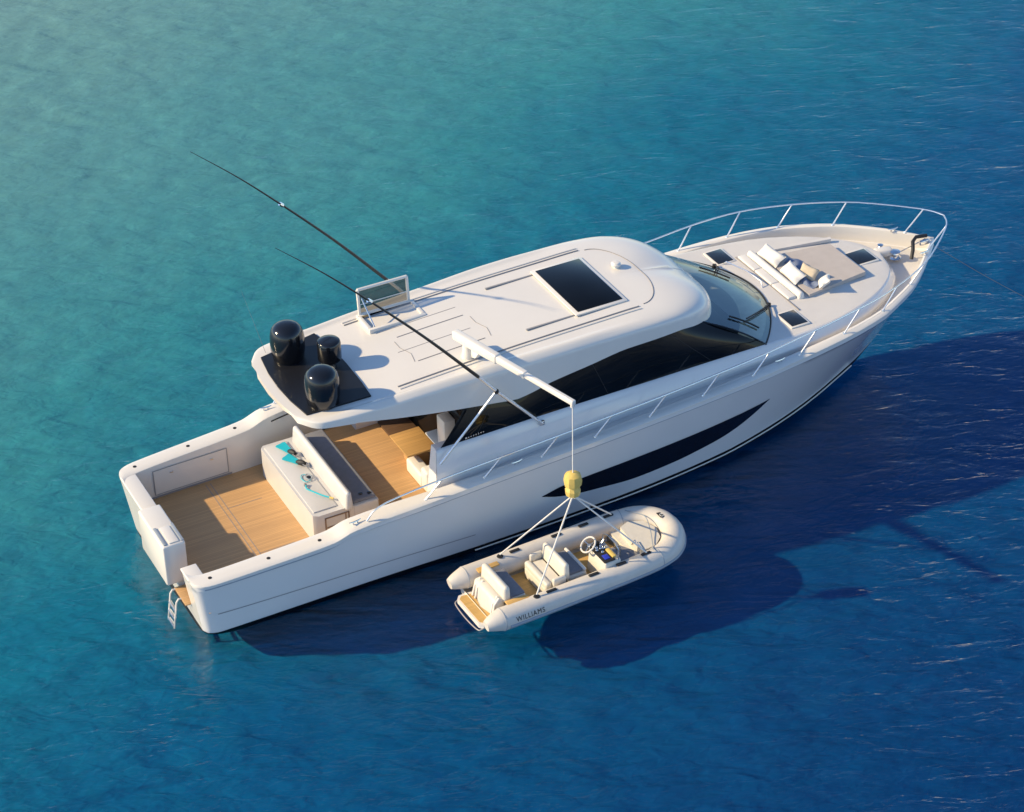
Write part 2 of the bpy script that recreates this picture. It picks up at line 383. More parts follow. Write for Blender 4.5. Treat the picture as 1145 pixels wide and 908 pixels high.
    ex = N('ShaderNodeMapRange'); ex.inputs['From Min'].default_value = -16; ex.inputs['From Max'].default_value = 12; ex.inputs['To Min'].default_value = 1.7; ex.inputs['To Max'].default_value = 0.75; L(sp.outputs['Y'], ex.inputs['Value'])
    h = mth('MULTIPLY', h, ex.outputs[0])
    bp = N('ShaderNodeBump'); bp.inputs['Strength'].default_value = 1.0; bp.inputs['Distance'].default_value = WAVE
    L(h, bp.inputs['Height'])
    fo = schlick(nt, 0.03, bp.outputs['Normal'])
    tr = N('ShaderNodeBsdfTransparent'); tr.inputs['Color'].default_value = (0.97, 0.99, 1, 1)
    gl = N('ShaderNodeBsdfGlossy'); gl.inputs['Roughness'].default_value = 0.06; gl.inputs['Color'].default_value = (1.0, 0.93, 0.96, 1); L(bp.outputs['Normal'], gl.inputs['Normal'])
    mx = N('ShaderNodeMixShader'); L(fo, mx.inputs[0]); L(tr.outputs[0], mx.inputs[1]); L(gl.outputs[0], mx.inputs[2])
    L(mx.outputs[0], out.inputs['Surface'])
    wt = MB().add([(-S, -S, 0), (S, -S, 0), (S, S, 0), (-S, S, 0)], [(0, 1, 2, 3)]).build('water', [W]); wt['kind'] = 'structure'
SEA_GAIN = 0.80; RIP = 1.1; WAVE = 0.62; BED = -0.80
sea()

# ------------------------------------------------------------------ the yacht
Y = thing('motor_yacht', 'large white motor yacht with teak cockpit and black domes on its hardtop', 'yacht', (11, 0, 0))
ys = ip([0, .05, .12, .25, .45, 1.8, 3.1, 5, 7.2, 8.7, 10.1, 11.6, 13.1, 14.5, 15.9, 17.3, 18.68, 19.33, 20, 20.7, 21.3, 21.7, 21.95, 22.03],
        [2.36, 2.48, 2.55, 2.61, 2.64, 2.71, 2.76, 2.83, 2.89, 2.95, 3.0, 3.04, 3.055, 3.05, 2.97, 2.82, 2.5, 2.2, 1.84, 1.3, .75, .36, .10, 0])
zs = ip([0, 1.8, 3.1, 3.35, 3.85, 5.7, 8.7, 11.6, 14.5, 16, 17.3, 18.7, 20, 21, 22.03],
        [1.61, 1.71, 1.79, 1.82, 1.98, 2.13, 2.37, 2.6, 2.83, 2.95, 3.03, 3.09, 3.13, 3.13, 3.05])
XS = [0, .04, .08, .14, .22, .32, .45, .8, 1.3, 1.8, 2.4, 3.0, 3.2, 3.35, 3.45, 3.55, 3.65, 3.75, 3.9, 4.3, 4.9, 4.95, 5.4, 6.15, 6.2, 7, 8, 9, 10, 11, 12, 13, 13.7, 14.4, 15, 15.6, 16.2, 16.8, 17.3, 17.8, 18.3, 18.7, 19.1, 19.4, 19.7, 20, 20.3, 20.6, 20.85, 21.1, 21.3, 21.5, 21.65, 21.8, 21.9, 21.97, 22.03]
yc = ip([0, .1, .45, 4.8, 7.7, 11, 14, 15.5, 16.65, 17.6, 18.5, 19.4, 20.3], [2.2, 2.36, 2.46, 2.53, 2.6, 2.56, 2.33, 2.02, 1.68, 1.32, .92, .50, 0.0])
zstem = lambda x: 0.0 if x < 20.3 else .36+2.62*((x-20.3)/1.73)**1.15
zch = ip([0, 1, 6, 12, 17, 20.3], [.03, .06, .13, .22, .32, .36])
zkeel = ip([0, 1, 12, 16, 18.5, 20.3], [-.30, -.70, -.70, -.60, -.30, .36])
rake = lambda x, z: x+0.20*max(0, 1-z/1.55)*max(0, 1-x/1.5)
flare = ip([0, 8, 13, 17, 19.5, 22], [1, 1, 1.03, 1.10, 1.12, 1.0])
def sec(x):
    """starboard section, from the sheer down to the chine: list of (y, z)"""
    Ys, Zs = ys(x), zs(x); zl = max(zch(x), zstem(x)); yl = yc(x) if x < 20.3 else 0.0
    zl = min(zl, Zs-.02)
    k = min(1, (Zs-zl)/.6); b = min(1, Ys/.3)
    P = [(Ys, Zs-.03), (Ys+.004*b, Zs-.09*k), (Ys+.004*b, Zs-.19*k), (Ys-.05*b, Zs-.225*k)]
    y0, z0 = P[-1]; n = 12
    for i in range(1, n+1):
        t = 1-i/n
        P.append((yl+(y0-yl)*t**flare(x), zl+(z0-zl)*t))
    return P
def hull_y(x, z):
    P = sec(x)[3:]
    zz = [p[1] for p in P][::-1]; yy = [p[0] for p in P][::-1]
    return float(np.interp(z, zz, yy))
def hull_top_y(x, z):
    P = sec(x)[::-1]; return float(np.interp(z, [p[1] for p in P], [p[0] for p in P]))
hull = MB(); rows = []; rb = []
for x in XS:
    P = sec(x); rows.append([(rake(x, z), -y, z) for y, z in P])
    yl, zl = P[-1]
    zk = min(zkeel(x), zl) if x < 20.3 else zl
    low = [(yl, zl), (yl*.985, zl+(zk-zl)*.15), (yl*.95, zl+(zk-zl)*.3), (yl*.75, zl+(zk-zl)*.65), (0, zk)]
    rb.append([(rake(x, z), -y, z) for y, z in low])
mir = lambda rs: [[(p[0], -p[1], p[2]) for p in r_] for r_ in rs]
hull.grid(rows); hull.grid(mir(rows), flip=True); hull.grid(rb, 1); hull.grid(mir(rb), 1, flip=True)
# transom: bottom apron only, the wall above is a part of its own
ap = [rb[0][k] for k in range(5)]
hull.add(ap+[(p[0], -p[1], p[2]) for p in ap], [(0, 1, 6, 5), (1, 2, 7, 6), (2, 3, 8, 7), (3, 4, 8)], 1)
HULL = hull.build('hull', ['hullpaint', 'antifoul'], Y, 30)
# spray rail and long groove of the topsides
for s in (-1, 1):
    MB().tube([(x, s*(yc(x)+.012), zch(x)-.085) for x in np.linspace(7, 19.2, 40)], .018, 6).build('spray_rail', 'gel', Y)
    g = MB(); xs_ = np.linspace(.5, 7.0, 30)
    g.grid([[(x, s*(hull_y(x, z)+.004), z) for z in (.61-.01*x, .635-.01*x)] for x in xs_]); g.build('topside_groove', 'grey', Y)

for s in (-1, 1):
    off = ip([0, 3, 6, 20, 22], [.13, .16, .225, .225, .20]); g = MB()
    g.grid([[(rake(x, zs(x)-off(x)), s*(hull_top_y(x, zs(x)-off(x)-q)+.005), zs(x)-off(x)-q) for q in (0, .03)] for x in XS[4:-6]]); g.build('sheer_line', 'strake', Y)

# hull windows: the long dark wedge
top = ip([8.75, 9.3, 11, 13, 15.3], [1.11, 1.25, 1.37, 1.48, 1.655]); bot = ip([8.75, 9.2, 9.7, 10.4, 11.4, 12.6, 13.2, 13.85, 14.4, 14.9, 15.3], [1.10, .93, .82, .74, .66, .71, .78, .89, 1.07, 1.34, 1.65])
for s in (-1, 1):
    w = MB(); rs = []
    for x in np.linspace(8.75, 15.3, 70):
        a, b = top(x), bot(x); rs.append([(x, s*(hull_y(x, z)+.006), z) for z in np.linspace(b, a, 7)])
    w.grid(rs, flip=s > 0); w.build('hull_window', 'black', Y)

# gunwale: cap, lip and inner bulwark
wcap = ip([0, .5, 3.1, 5, 7, 12, 15, 18, 20, 21.5, 22], [.44, .44, .47, .43, .30, .27, .26, .20, .17, .16, .15])
def zdk(x):
    if x < 4.92: return .70
    if x < 6.17: return 1.10
    return zs(x)-float(np.interp(x, [6, 14, 17, 19, 20.5, 22], [.12, .13, .26, .34, .42, .42]))
gw = MB(); rs = []
for x in XS:
    Ys, Zs = ys(x), zs(x); yi = max(0, Ys-wcap(x)); b = min(1, Ys/.25); lip = .045*b*min(1, .25+x/.5)
    zi = (min(zdk(x), Zs-.03) if x > .33 else Zs-.07) if yi > 0 else Zs-.02
    o = [(Ys-.01, Zs-.075), (Ys+lip, Zs-.07), (Ys+lip, Zs-.03), (Ys-.005, Zs), (Ys-.10*b, Zs+.008), ((Ys+yi)/2, Zs+.012), (yi+.04*b, Zs+.006), (yi+.008*b, Zs-.01), (yi, Zs-.04), (yi-.0, (Zs+zi)/2), (yi, zi-.01)]
    rs.append([(x, -max(0, y), z) for y, z in o])
gw.grid(rs); gw.grid(mir(rs), flip=True)
gw.add(rs[0], [tuple(range(len(rs[0])))]); gw.add(mir(rs)[0], [tuple(range(len(rs[0])))])
GW = gw.build('gunwale', 'gel', Y, 40)

# transom wall with the boarding gate, its cap and sill
tr = MB()
def yedge(z):
    P = sec(0.0)[::-1]; return float(np.interp(z, [p[1] for p in P], [p[0] for p in P]))-.002
def tblock(y0, y1, z0, z1, x1=.36):
    n = 10; zz = np.linspace(z0, z1, 9)
    def yy(t, z):
        a_ = -yedge(z) if y0 is None else y0; b_ = yedge(z) if y1 is None else y1
        return a_+(b_-a_)*t
    f0 = [[(rake(0, z), yy(t, z), z) for z in zz] for t in np.linspace(0, 1, n)]
    f1 = [[(x1, yy(t, z)*(.97 if abs(yy(t, z)) > 2 else 1), z) for z in zz] for t in np.linspace(0, 1, n)]
    tr.grid(f0); tr.grid(f1, flip=True)
    tr.grid([[a[-1] for a in f0], [a[-1] for a in f1]])
    tr.grid([f0[0], f1[0]]); tr.grid([f0[-1], f1[-1]])
tblock(-.95, None, .02, 1.55); tblock(None, -1.76, .02, 1.55); tblock(-1.765, -.945, .02, .495)
tr.build('transom', 'gel', Y, 40)
for y_, l_ in ((1.43, 1.66), (-2.0, .52)):
    MB().box((.170, y_, 1.578), (.385, l_, .075), .022, seg=3).build('transom_cap', 'gel', Y)
st = MB().box((.18, -1.38, .512), (.36, .73, .03), .004); st.build('gate_step', 'teak', Y)
# bait cabinet on the transom
cb = MB().box((.13, -.17, 1.16), (.56, 1.66, 1.12), .05, seg=3)
CAB = cb.build('transom_cabinet', 'gel', Y)
lid = MB()
lid.box((.16, -.6, 1.735), (.24, .66, .03), .012); lid.build('cabinet_lid', 'gel', CAB)
for x in (-.06, .36):
    MB().box((x, -.58, 1.735), (.075, .72, .028), .01).build('grab_rail', 'strake', CAB)
# boarding ladder
ld = MB()
for y in (-1.06, -1.45):
    ld.tube([(.06, y, .50), (-.06, y, .52), (-.12, y, .44), (-.24, y, -.28)], .022, 8)
LAD = ld.build('boarding_ladder', 'gel', Y)
for t in (.3, .62, .92):
    x, z = -.12-.12*t, .44-.72*t
    MB().box((x, -1.255, z), (.08, .38, .025), .008).build('rung', 'rail', LAD)

# cockpit sole
ck = MB()
ck.add([(.3, -2.5, .70), (5.1, -2.5, .70), (5.1, 2.5, .70), (.3, 2.5, .70)], [(0, 1, 2, 3)])
ck.build('cockpit_sole', 'teak', Y)
mz = MB().box((6.3, 0, 1.05), (2.7, 4.72, .10), .01); mz.build('mezzanine_sole', 'teak', Y)
sm = MB()
for x in (2.05, 2.17): sm.box((x, 0, .702), (.016, 4.3, .004))
sm.box((2.6, 1.0, .702), (.9, .012, .004)); sm.box((2.6, -1.0, .702), (.9, .012, .004))
sm.build('sole_seam', 'seam', Y)
# lockers of the inner bulwark
for s in (1, -1):
    lk = MB(); yi = 2.215
    yl_ = lambda x: ys(x)-wcap(x)-.012
    def strip(x0, x1, z0, z1, off, mi):
        lk.grid([[(x, s*(yl_(x)-off), z) for z in (z0, z1)] for x in np.linspace(x0, x1, 8)], mi)
    strip(.78, 2.72, .80, 1.50, .004, 0)
    for a in ((.78, 2.72, 1.50, 1.515), (.78, 2.72, .80, .815), (.78, .80, .80, 1.515), (2.70, 2.72, .80, 1.515)): strip(*a, .009, 1)
    strip(.7, 2.8, .715, .765, .006, 1)
    lkr = lk.build('bulwark_locker', ['gel', 'grey'], Y)
    for x in (1.25, 2.3): MB().box((x, s*(yl_(x)-.02), 1.34), (.09, .02, .03), .006).build('locker_latch', 'chrome', lkr)
    v = MB().grid([[(x, s*(ys(x)-wcap(x)-.008), z) for z in (zs(x)-.17, zs(x)-.13)] for x in np.linspace(3.95, 4.55, 6)]); v.build('bulwark_vent', 'black', Y)
    for x in (.43, 1.83, 3.08):
        MB().lathe((x, s*(ys(x)-.20), zs(x)+.004), [(.045, 0), (.045, .014), (.03, .016)], 14).build('rod_holder', 'rubber', Y)

# cockpit settee unit
un = MB()
un.prism([(3.44, -1.30), (3.56, -1.38), (4.46, -1.38), (4.46, 1.9), (3.52, 1.9), (3.44, 1.82)], .702, 1.52, .05, seg=3)
un.box((4.78, .25, 1.27), (.66, 3.26, .44), .04, seg=3)
UN = un.build('cockpit_settee', 'settee', Y)
MB().box((4.32, .12, 1.74), (.22, 3.24, .50), .07, seg=4, taper=(.62, .985)).build('backrest', 'settee', UN)
MB().box((4.77, .25, 1.525), (.60, 3.10, .11), .045, seg=4).build('seat_cushion', 'slate', UN)
MB().box((3.80, .28, 1.535), (.60, 3.0, .035), .015).build('seat_pad', 'settee', UN)
fr = MB()
for a in ((4.02, 1.395, .62, .03), (4.02, .83, .62, .03), (3.72, 1.11, .03, .59), (4.32, 1.11, .03, .59), (4.24, 1.11, .025, .56)): fr.box((a[0], -1.39, a[1]), (a[2], .02, a[3]), .004)
fr.box((4.0, -1.388, 1.12), (.5, .016, .025), .004)
fr.build('locker_frame', 'red', UN)
for x in (4.75, 4.95): MB().lathe((x, -1.12-.06*(x > 4.8), 1.585), [(.045, 0), (.05, .01), (.035, .012)], 14).build('cup_holder', 'black', UN)

# mezzanine settee and table
t = MB().box((6.72, .08, 1.66), (.80, 1.02, .05), .012); TB = t.build('table', 'teak2', Y)
t = MB().box((6.78, .08, 1.37), (.45, .5, .54), .02); t.build('pedestal', 'teak', TB)
s_ = MB().box((6.55, -.62, 1.29), (.34, .86, .38), .06, seg=3); s_.build('mezzanine_seat', 'cushion', Y)
s_ = MB().box((6.85, -1.15, 1.40), (.9, .36, .60), .07, seg=3); s_.build('mezzanine_bench', 'cushion', Y)
M['darkbrown'] = teak('dark_brown', (0.10, 0.055, 0.03), 'x', 0.1, 0.7)
MB().box((7.0, 1.30, 1.13), (.76, 1.36, .06), .015).build('dark_slab', 'darkbrown', Y)  # low slab, darker brown than the sole around it
# dark after bulkhead with its glass doors, and a white pillar inside
bk = MB().box((7.42, 0, 2.35), (.08, 4.3, 2.6), .01); BK = bk.build('saloon_door', 'glass', Y)
MB().box((7.22, -.78, 2.28), (.30, .42, .95), .03).build('door_pillar', 'gel', Y)
MB().box((7.18, -.35, 1.9), (.36, .62, .05), .01).build('galley_counter', 'cushion', Y)

# deckhouse and coachroof sides (one moulding), foredeck
yt = ip([6.2, 7.2, 9, 11, 13, 14.2, 15.2, 16, 16.84, 17.5, 18.06, 18.6, 19.17, 19.5, 19.8, 20.0, 20.15, 20.25, 20.30],
        [2.24, 2.28, 2.31, 2.34, 2.37, 2.40, 2.42, 2.40, 2.33, 2.23, 2.08, 1.88, 1.60, 1.38, 1.13, .90, .65, .35, 0])
zt = ip([6.2, 9, 12, 15.2, 16.2, 18, 20.3], [3.02, 3.10, 3.14, 3.20, 3.16, 3.14, 3.06])
HX = [6.2, 6.5, 7, 8, 9, 10, 11, 12, 13, 13.8, 14.5, 15.1, 15.6, 16.1, 16.6, 17.1, 17.6, 18.06, 18.5, 18.9, 19.2, 19.5, 19.75, 19.95, 20.08, 20.18, 20.25, 20.30]
hs = MB(); rs = []; aftx = lambda x, z: x+(0 if x > 6.3 else .12*(z-2.6))
for x in HX:
    a, z = yt(x), zt(x); zd = zdk(x) if x > 6.25 else zs(x)-.12
    b = min(1, a/.4+.0); out = float(np.interp(x, [6, 14, 17, 20.3], [.15, .16, .14, .16]))
    nrm = Vector((0, 1)) if x < 17 else Vector((max(0, (x-17)/3.3), 1-0.85*max(0, (x-17)/3.3))).normalized()
    def pt(o, zz): return (aftx(x+nrm.x*o, zz), -(a+nrm.y*o*b), zz)
    hh = z-zd
    rs.append([pt(-.09, z+.0), pt(-.03, z-.004), pt(0, z-.03), pt(.03, z-.08), pt(out*.55, zd+hh*.62), pt(out*.9, zd+hh*.45), pt(out, zd+hh*.36), pt(out*.9, zd+hh*.2), pt(out*.9, zd-.01)])
hs.grid(rs); hs.grid(mir(rs), flip=True)
for s in (-1, 1):   # after end of each wing, returned inboard down to the mezzanine
    zz = np.linspace(1.08, 3.02, 8)
    e0 = [(6.2+.12*(z-2.6), s*(2.24+.15*max(0, min(1, (3.0-z)/.7))), z) for z in zz]
    e1 = [(6.2+.12*(z-2.6), s*1.98, z) for z in zz]; e2 = [(7.45, s*1.98, z) for z in zz]
    hs.grid([e0, e1, e2]); hs.add([e0[-1], e1[-1], e2[-1], (7.45, s*2.27, 3.02)], [(0, 1, 2, 3)])
HS = hs.build('deckhouse', 'hullpaint', Y, 50)
# windscreen base curve
xwb = lambda y: 16.42-1.22*(abs(y)/2.42)**2.0
fd = MB(); rs = []
for i in range(41):
    t = -1+2*i/40; row = []
    x0 = xwb(t*2.36)-.06
    for k in range(36):
        x = x0+(20.29-x0)*(1-(1-k/35)**1.5); a = yt(x)-.06*min(1, yt(x))
        row.append((x, t*a, zt(x)+.045*(1-t*t)-.0))
    rs.append(row)
fd.grid(rs); fd.build('coachroof', 'deck', Y, 40)
dk = MB(); rs = []
for x in np.linspace(7.5, 21.75, 70):
    a = max(.0, ys(x)-wcap(x)+.01); rs.append([(x, a*t, zdk(x)+.02*(1-t*t)) for t in np.linspace(-1, 1, 13)])
dk.grid(rs)
for s in (-1, 1):
    dk.grid([[(x, s*(ys(x)-wcap(x)+.01), zs(x)-.125), (x, s*2.0, zs(x)-.12)] for x in np.linspace(6.12, 7.5, 6)])
dk.build('side_deck', 'deck', Y, 40)

# hardtop
yb = ip([3.3, 3.45, 3.7, 5, 6.4, 7.8, 10, 12, 12.6, 13, 13.4, 13.8, 14.1, 14.35, 14.5, 14.55], [1.35, 1.66, 1.82, 1.98, 2.06, 2.13, 2.24, 2.25, 2.22, 2.17, 2.06, 1.86, 1.58, 1.12, .55, 0])
zb = ip([3.2, 4.4, 5.45, 6.4, 7.2, 8.0, 8.4, 8.75, 9.35, 10.4, 11.4, 12.8, 13.4, 14.1, 14.55], [4.27, 4.22, 4.06, 3.92, 3.82, 3.73, 3.69, 3.75, 3.92, 4.08, 4.22, 4.24, 4.14, 3.96, 3.88])
ysh = ip([3.35, 3.5, 3.8, 5, 6.4, 7.8, 10, 12, 12.5, 13, 13.4, 13.75, 14, 14.2, 14.27], [1.30, 1.52, 1.62, 1.75, 1.88, 1.97, 2.06, 2.02, 1.93, 1.76, 1.54, 1.20, .76, .30, 0])
zsh = ip([3.3, 5, 6.4, 7.8, 9, 10, 12, 12.6, 13.2, 13.9, 14.27], [4.43, 4.51, 4.59, 4.69, 4.75, 4.79, 4.79, 4.74, 4.62, 4.36, 4.16])
zfl = ip([3.3, 5, 6, 7.5, 9, 11, 12, 12.6, 13.2, 13.9, 14.27], [4.40, 4.465, 4.53, 4.61, 4.67, 4.715, 4.735, 4.71, 4.60, 4.34, 4.15])
XC = 12.2
outl = [(x, yb(x), zb(x)) for x in list(np.linspace(3.3, 3.9, 9))+list(np.linspace(4.1, XC, 40))]
outl_f = [(XC+(14.58-XC)*(1-(1-t)**1.7), 0, 0) for t in np.linspace(0, 1, 40)]
outl_f = [(x, yb(x) if x < 14.57 else 0.0, zb(x)) for x, _, _ in outl_f]
RR = [1, .9985, .995, .99, .983, .974, .962, .945, .92, .895, .875, .855, .835, .81, .78, .74, .68, .6, .5, .4, .3, .2, .1, 0]
def swell(r_, n_): return (1-r_**n_)**(1/n_) if r_ < 1 else 0.0
nside = ip([3, 9, 10.2, 11.4, XC], [13, 13, 11, 8, 7])
def rimh(x, r_):
    m_ = max(0, min(1, (x-3.6)/1.2))*max(0, min(1, (12.15-x)/1.6)); return .055*m_*math.exp(-((r_-.91)/.045)**2)
def aftx_(x, y):
    w_ = max(0, 1-(x-3.3)/1.6); return x-.20*w_*(1-min(1, abs(y)/1.6)**2)
ztop = lambda x: zfl(x)+.025
def roofz(x, y):
    if x <= XC:
        r_ = min(1, abs(y)/yb(x)); return zb(x)+swell(r_, nside(x))*(ztop(x)-zb(x))+rimh(x, r_)
    ang = math.atan2(abs(y), x-XC); best = min(outl_f, key=lambda p: abs(math.atan2(p[1], p[0]-XC)-ang))
    r_ = min(1, math.hypot(x-XC, y)/max(1e-3, math.hypot(best[0]-XC, best[1]))); q = ang/(math.pi/2)
    return best[2]+swell(r_, 2.1+4.9*q**1.6)*(ztop(XC)-best[2])
rf = MB(); rs = []
def under(x, y, z): return [(aftx_(x, 0), 0, z+.03), (aftx_(x, y*.55), y*.55, z+.03), (x, max(0, y-.10), z+.02), (x, max(0, y-.03), z-.012), (x, y, z-.004)]
for x, y, z in outl:
    row = under(x, y, z)
    for r_ in RR: row.append((aftx_(x, y*r_), y*r_, z+swell(r_, nside(x))*(ztop(x)-z)+rimh(x, r_)))
    rs.append([(p[0], -p[1], p[2]) for p in row])
rf.grid(rs); rf.grid(mir(rs), flip=True)
e = rs[0]; rf.add(e+[(p[0], -p[1], p[2]) for p in e], [(j, j+1, len(e)+j+1, len(e)+j) for j in range(len(e)-1)])
rs = []
for x, y, z in outl_f:
    q = math.atan2(y, x-XC)/(math.pi/2); n_ = 2.1+4.9*q**1.6
    row = [(XC, 0, zb(XC)+.03), (XC+(x-XC)*.6, y*.55, z+.03), (XC+(x-XC)*.96, y*.955, z+.02), (XC+(x-XC)*.985, y*.985, z-.012), (x, y, z-.004)]
    for r_ in RR: row.append((XC+(x-XC)*r_, y*r_, z+swell(r_, n_)*(ztop(XC)-z)))
    rs.append([(p[0], -p[1], p[2]) for p in row])
rf.grid(rs); rf.grid(mir(rs), flip=True)
RF = rf.build('hardtop', 'gel', Y, 50)
rz = lambda x, y=0: roofz(x, y)

# side windows and windscreen
for s in (-1, 1):
    g = MB(); rs = []
    for i in range(41):
        q = i/40
        xb_ = 6.38+q*(15.22-6.38); xt_ = 7.15+q*(13.62-7.15)
        b = Vector((xb_, s*(yt(xb_)-.035), zt(xb_)-.004)); t_ = Vector((xt_, s*(yb(xt_)-.05), zb(xt_)+.04))
        rs.append([b+(t_-b)*k+Vector((0, s*.03*math.sin(math.pi*k), 0)) for k in np.linspace(0, 1, 7)])
    g.grid(rs, flip=s < 0); SW = g.build('side_window', 'glass', Y)
    for q in (.12, .50, .83):
        i = int(q*40); p = rs[i]; p2 = rs[i+1]; mm_ = MB()
        dirv = (p2[3]-p[3]).normalized()*.012; o_ = Vector((0, s*.004, 0))
        mm_.grid([[v+o_ for v in p], [v+dirv+o_ for v in p]]); mm_.build('window_seam', 'rubber', SW)
ws = MB(); rs = []
for i in range(33):
    t = -1+2*i/32
    b = Vector((xwb(2.38*t)-.02, 2.38*t, 3.19+.02*(1-t*t)))
    tt = Vector((14.36-.80*abs(t)**2.3, 1.93*t, 3.96+.16*abs(t)**2))
    row = []
    for k in np.linspace(0, 1, 9):
        p = b+(tt-b)*k; bul = .10*math.sin(math.pi*k); p += Vector((bul*.6, bul*.5*t, bul*.7)); row.append(p)
    rs.append(row)
ws.grid(rs); WS = ws.build('windscreen', 'screen_glass', Y)
for t_i in (0, 32):
    MB().tube([p+Vector((0, (1 if t_i else -1)*.005, 0)) for p in rs[t_i]], .022, 6).build('windscreen_pillar', 'black', WS)
ed = MB(); ed.tube([row[0]+Vector((0, 0, .01)) for row in rs], .018, 6); ed.build('windscreen_seal', 'rubber', WS)
# dash and dark cabin behind the glass
ds = MB(); rs2 = []
for i in range(25):
    y = -2.1+4.2*i/24; xf = xwb(y*1.08)-.16
    rs2.append([(xf+.08-k*.78, y, 3.185+.13*k) for k in np.linspace(0, 1, 5)])
ds.grid(rs2); ds.build('dashboard', 'beige', Y)
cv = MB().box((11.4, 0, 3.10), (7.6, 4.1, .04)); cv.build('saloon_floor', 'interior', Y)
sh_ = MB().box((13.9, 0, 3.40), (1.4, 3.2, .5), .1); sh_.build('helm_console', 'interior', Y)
# wipers lie on the glass
def wsp(t, k, off=.03):
    b_ = Vector((xwb(2.38*t)-.02, 2.38*t, 3.19+.02*(1-t*t))); t_ = Vector((14.36-.80*abs(t)**2.3, 1.93*t, 3.96+.16*abs(t)**2))
    p = b_+(t_-b_)*k; bul = .10*math.sin(math.pi*k)
    return p+Vector((bul*.6, bul*.5*t, bul*.7))+Vector((.55, .15*t, .8))*off
WIPERS = (((-.40, .01), (-.80, .42), (-.82, .66), (-.86, .20)), ((.56, .01), (.22, .46), (.34, .58), (.08, .34)))
for w0, w1, c0, c1 in WIPERS:
    w = MB()
    def run(q0, q1, off): return [wsp(q0[0]+(q1[0]-q0[0])*f, q0[1]+(q1[1]-q0[1])*f, off) for f in np.linspace(0, 1, 8)]
    w.tube(run(w0, w1, .07), .020, 6); w.tube(run((w0[0]-.03, w0[1]), (w1[0]-.03, w1[1]), .06), .012, 6)
    w.tube(run(c0, c1, .045), .024, 6); a_ = wsp(*w0, 0)
    w.lathe((a_.x+.03, a_.y, a_.z-.05), [(.055, 0), (.055, .12), (.02, .14)], 12)
    w.build('wiper', 'rubber', Y)
# hand rail ahead of the windscreen
hr = MB().tube([(16.34, 1.36, 3.2), (16.38, 1.30, 3.29), (16.56, .6, 3.32), (16.60, .0, 3.32), (16.58, -.12, 3.2)], .016, 8); hr.build('grab_rail', 'rail', Y)

# hardtop fittings
sk = MB().box((11.275, 0, rz(11.2, .8)+.03), (1.42, 2.34, .05), .02, seg=2); SK = sk.build('skylight', 'gel', Y)
MB().box((11.275, 0, rz(11.2, .8)+.06), (1.22, 2.14, .03), .008).build('pane', 'glass', SK)
for s in (1, -1):
    tk = MB().box((9.95, s*1.06, rz(9.95, 1)+.012), (1.35, .05, .03), .006); tk.build('skylight_track', 'grey', Y)
    for off in (0, .11):
        q = MB().tube([(x, s*(1.50+off), rz(x, 1.5+off)+.012) for x in np.linspace(5.7, 12.1, 24)], .016, 6); q.build('roof_rail', 'grey' if off == 0 else 'gel', Y)
arc = [(12.25+.75*math.cos(a)*1.0, 1.45*math.sin(a), 0) for a in np.linspace(-math.pi/2, math.pi/2, 30)]
def sline(pts, w=.012):
    MB().tube([(x, y, rz(x, y)+.003) for x, y in pts], w, 5).build('roof_seam', 'seam', Y)
def seg2(p, q): return [(p[0]+(q[0]-p[0])*t, p[1]+(q[1]-p[1])*t) for t in np.linspace(0, 1, 8)]
sline([(x, y) for x, y, _ in arc], .014)
for y in (.34, -.82): sline(seg2((6.55, y), (8.3, y)))
for x in (6.42, 8.42):
    sline([(x, .2), (x, .05), (x, -.1), (x+.06, -.28), (x+.12, -.45), (x+.09, -.62), (x+.05, -.8)], .008)
sline(seg2((6.3, -.25), (8.2, -.25)), .006); sline(seg2((6.2, .75), (8.3, .75)), .006)
# black equipment pad and domes
pad = MB().prism([(3.46, -1.40), (3.36, -.7), (3.33, -.05), (3.36, .6), (3.46, 1.29), (4.95, 1.56), (5.06, .9), (5.08, 0), (5.06, -.9), (5.02, -1.50)], 0, .045, .015, zf=lambda x, y: zfl(x)+.022)
pad.build('equipment_pad', 'pad', Y)
def dome(x, y, r_, h, z0):
    D = MB(); prof = [(r_*.80, 0), (r_*.90, .04), (r_*1.0, h*.30), (r_*1.0, h*.55), (r_*.97, h*.70), (r_*.90, h*.82), (r_*.78, h*.90), (r_*.58, h*.96), (r_*.32, h*.99), (0, h)]
    D.lathe((x, y, z0), prof, 36); o = D.build('satellite_dome', 'dome', Y, 60)
    MB().lathe((x, y, z0-.01), [(r_*.86, 0), (r_*.86, .035), (r_*.7, .04)], 30).build('dome_base', 'black', o)
    return o
dome(4.02, .93, .41, .94, 4.50); dome(3.98, -1.15, .41, .92, 4.49)
D = MB().lathe((4.72, .10, 4.70), [(.25, 0), (.28, .03), (.28, .44), (.265, .50), (.245, .52), (.12, .53), (0, .53)], 32); RD = D.build('radar_dome', 'dome', Y, 50)
MB().lathe((4.72, .10, 4.46), [(.20, 0), (.14, .08), (.13, .25)], 20).build('radar_pedestal', 'black', RD)
MB().lathe((12.52, .34, rz(12.5)), [(.07, 0), (.05, .05), (.12, .07), (.125, .12), (.09, .16), (0, .175)], 20).build('gps_antenna', 'gel', Y)
MB().tube([(2.9+.75, 1.45, 4.45), (3.25, 1.6, 6.2)], [.005, .002], 5).build('whip_aerial', 'grey', Y)
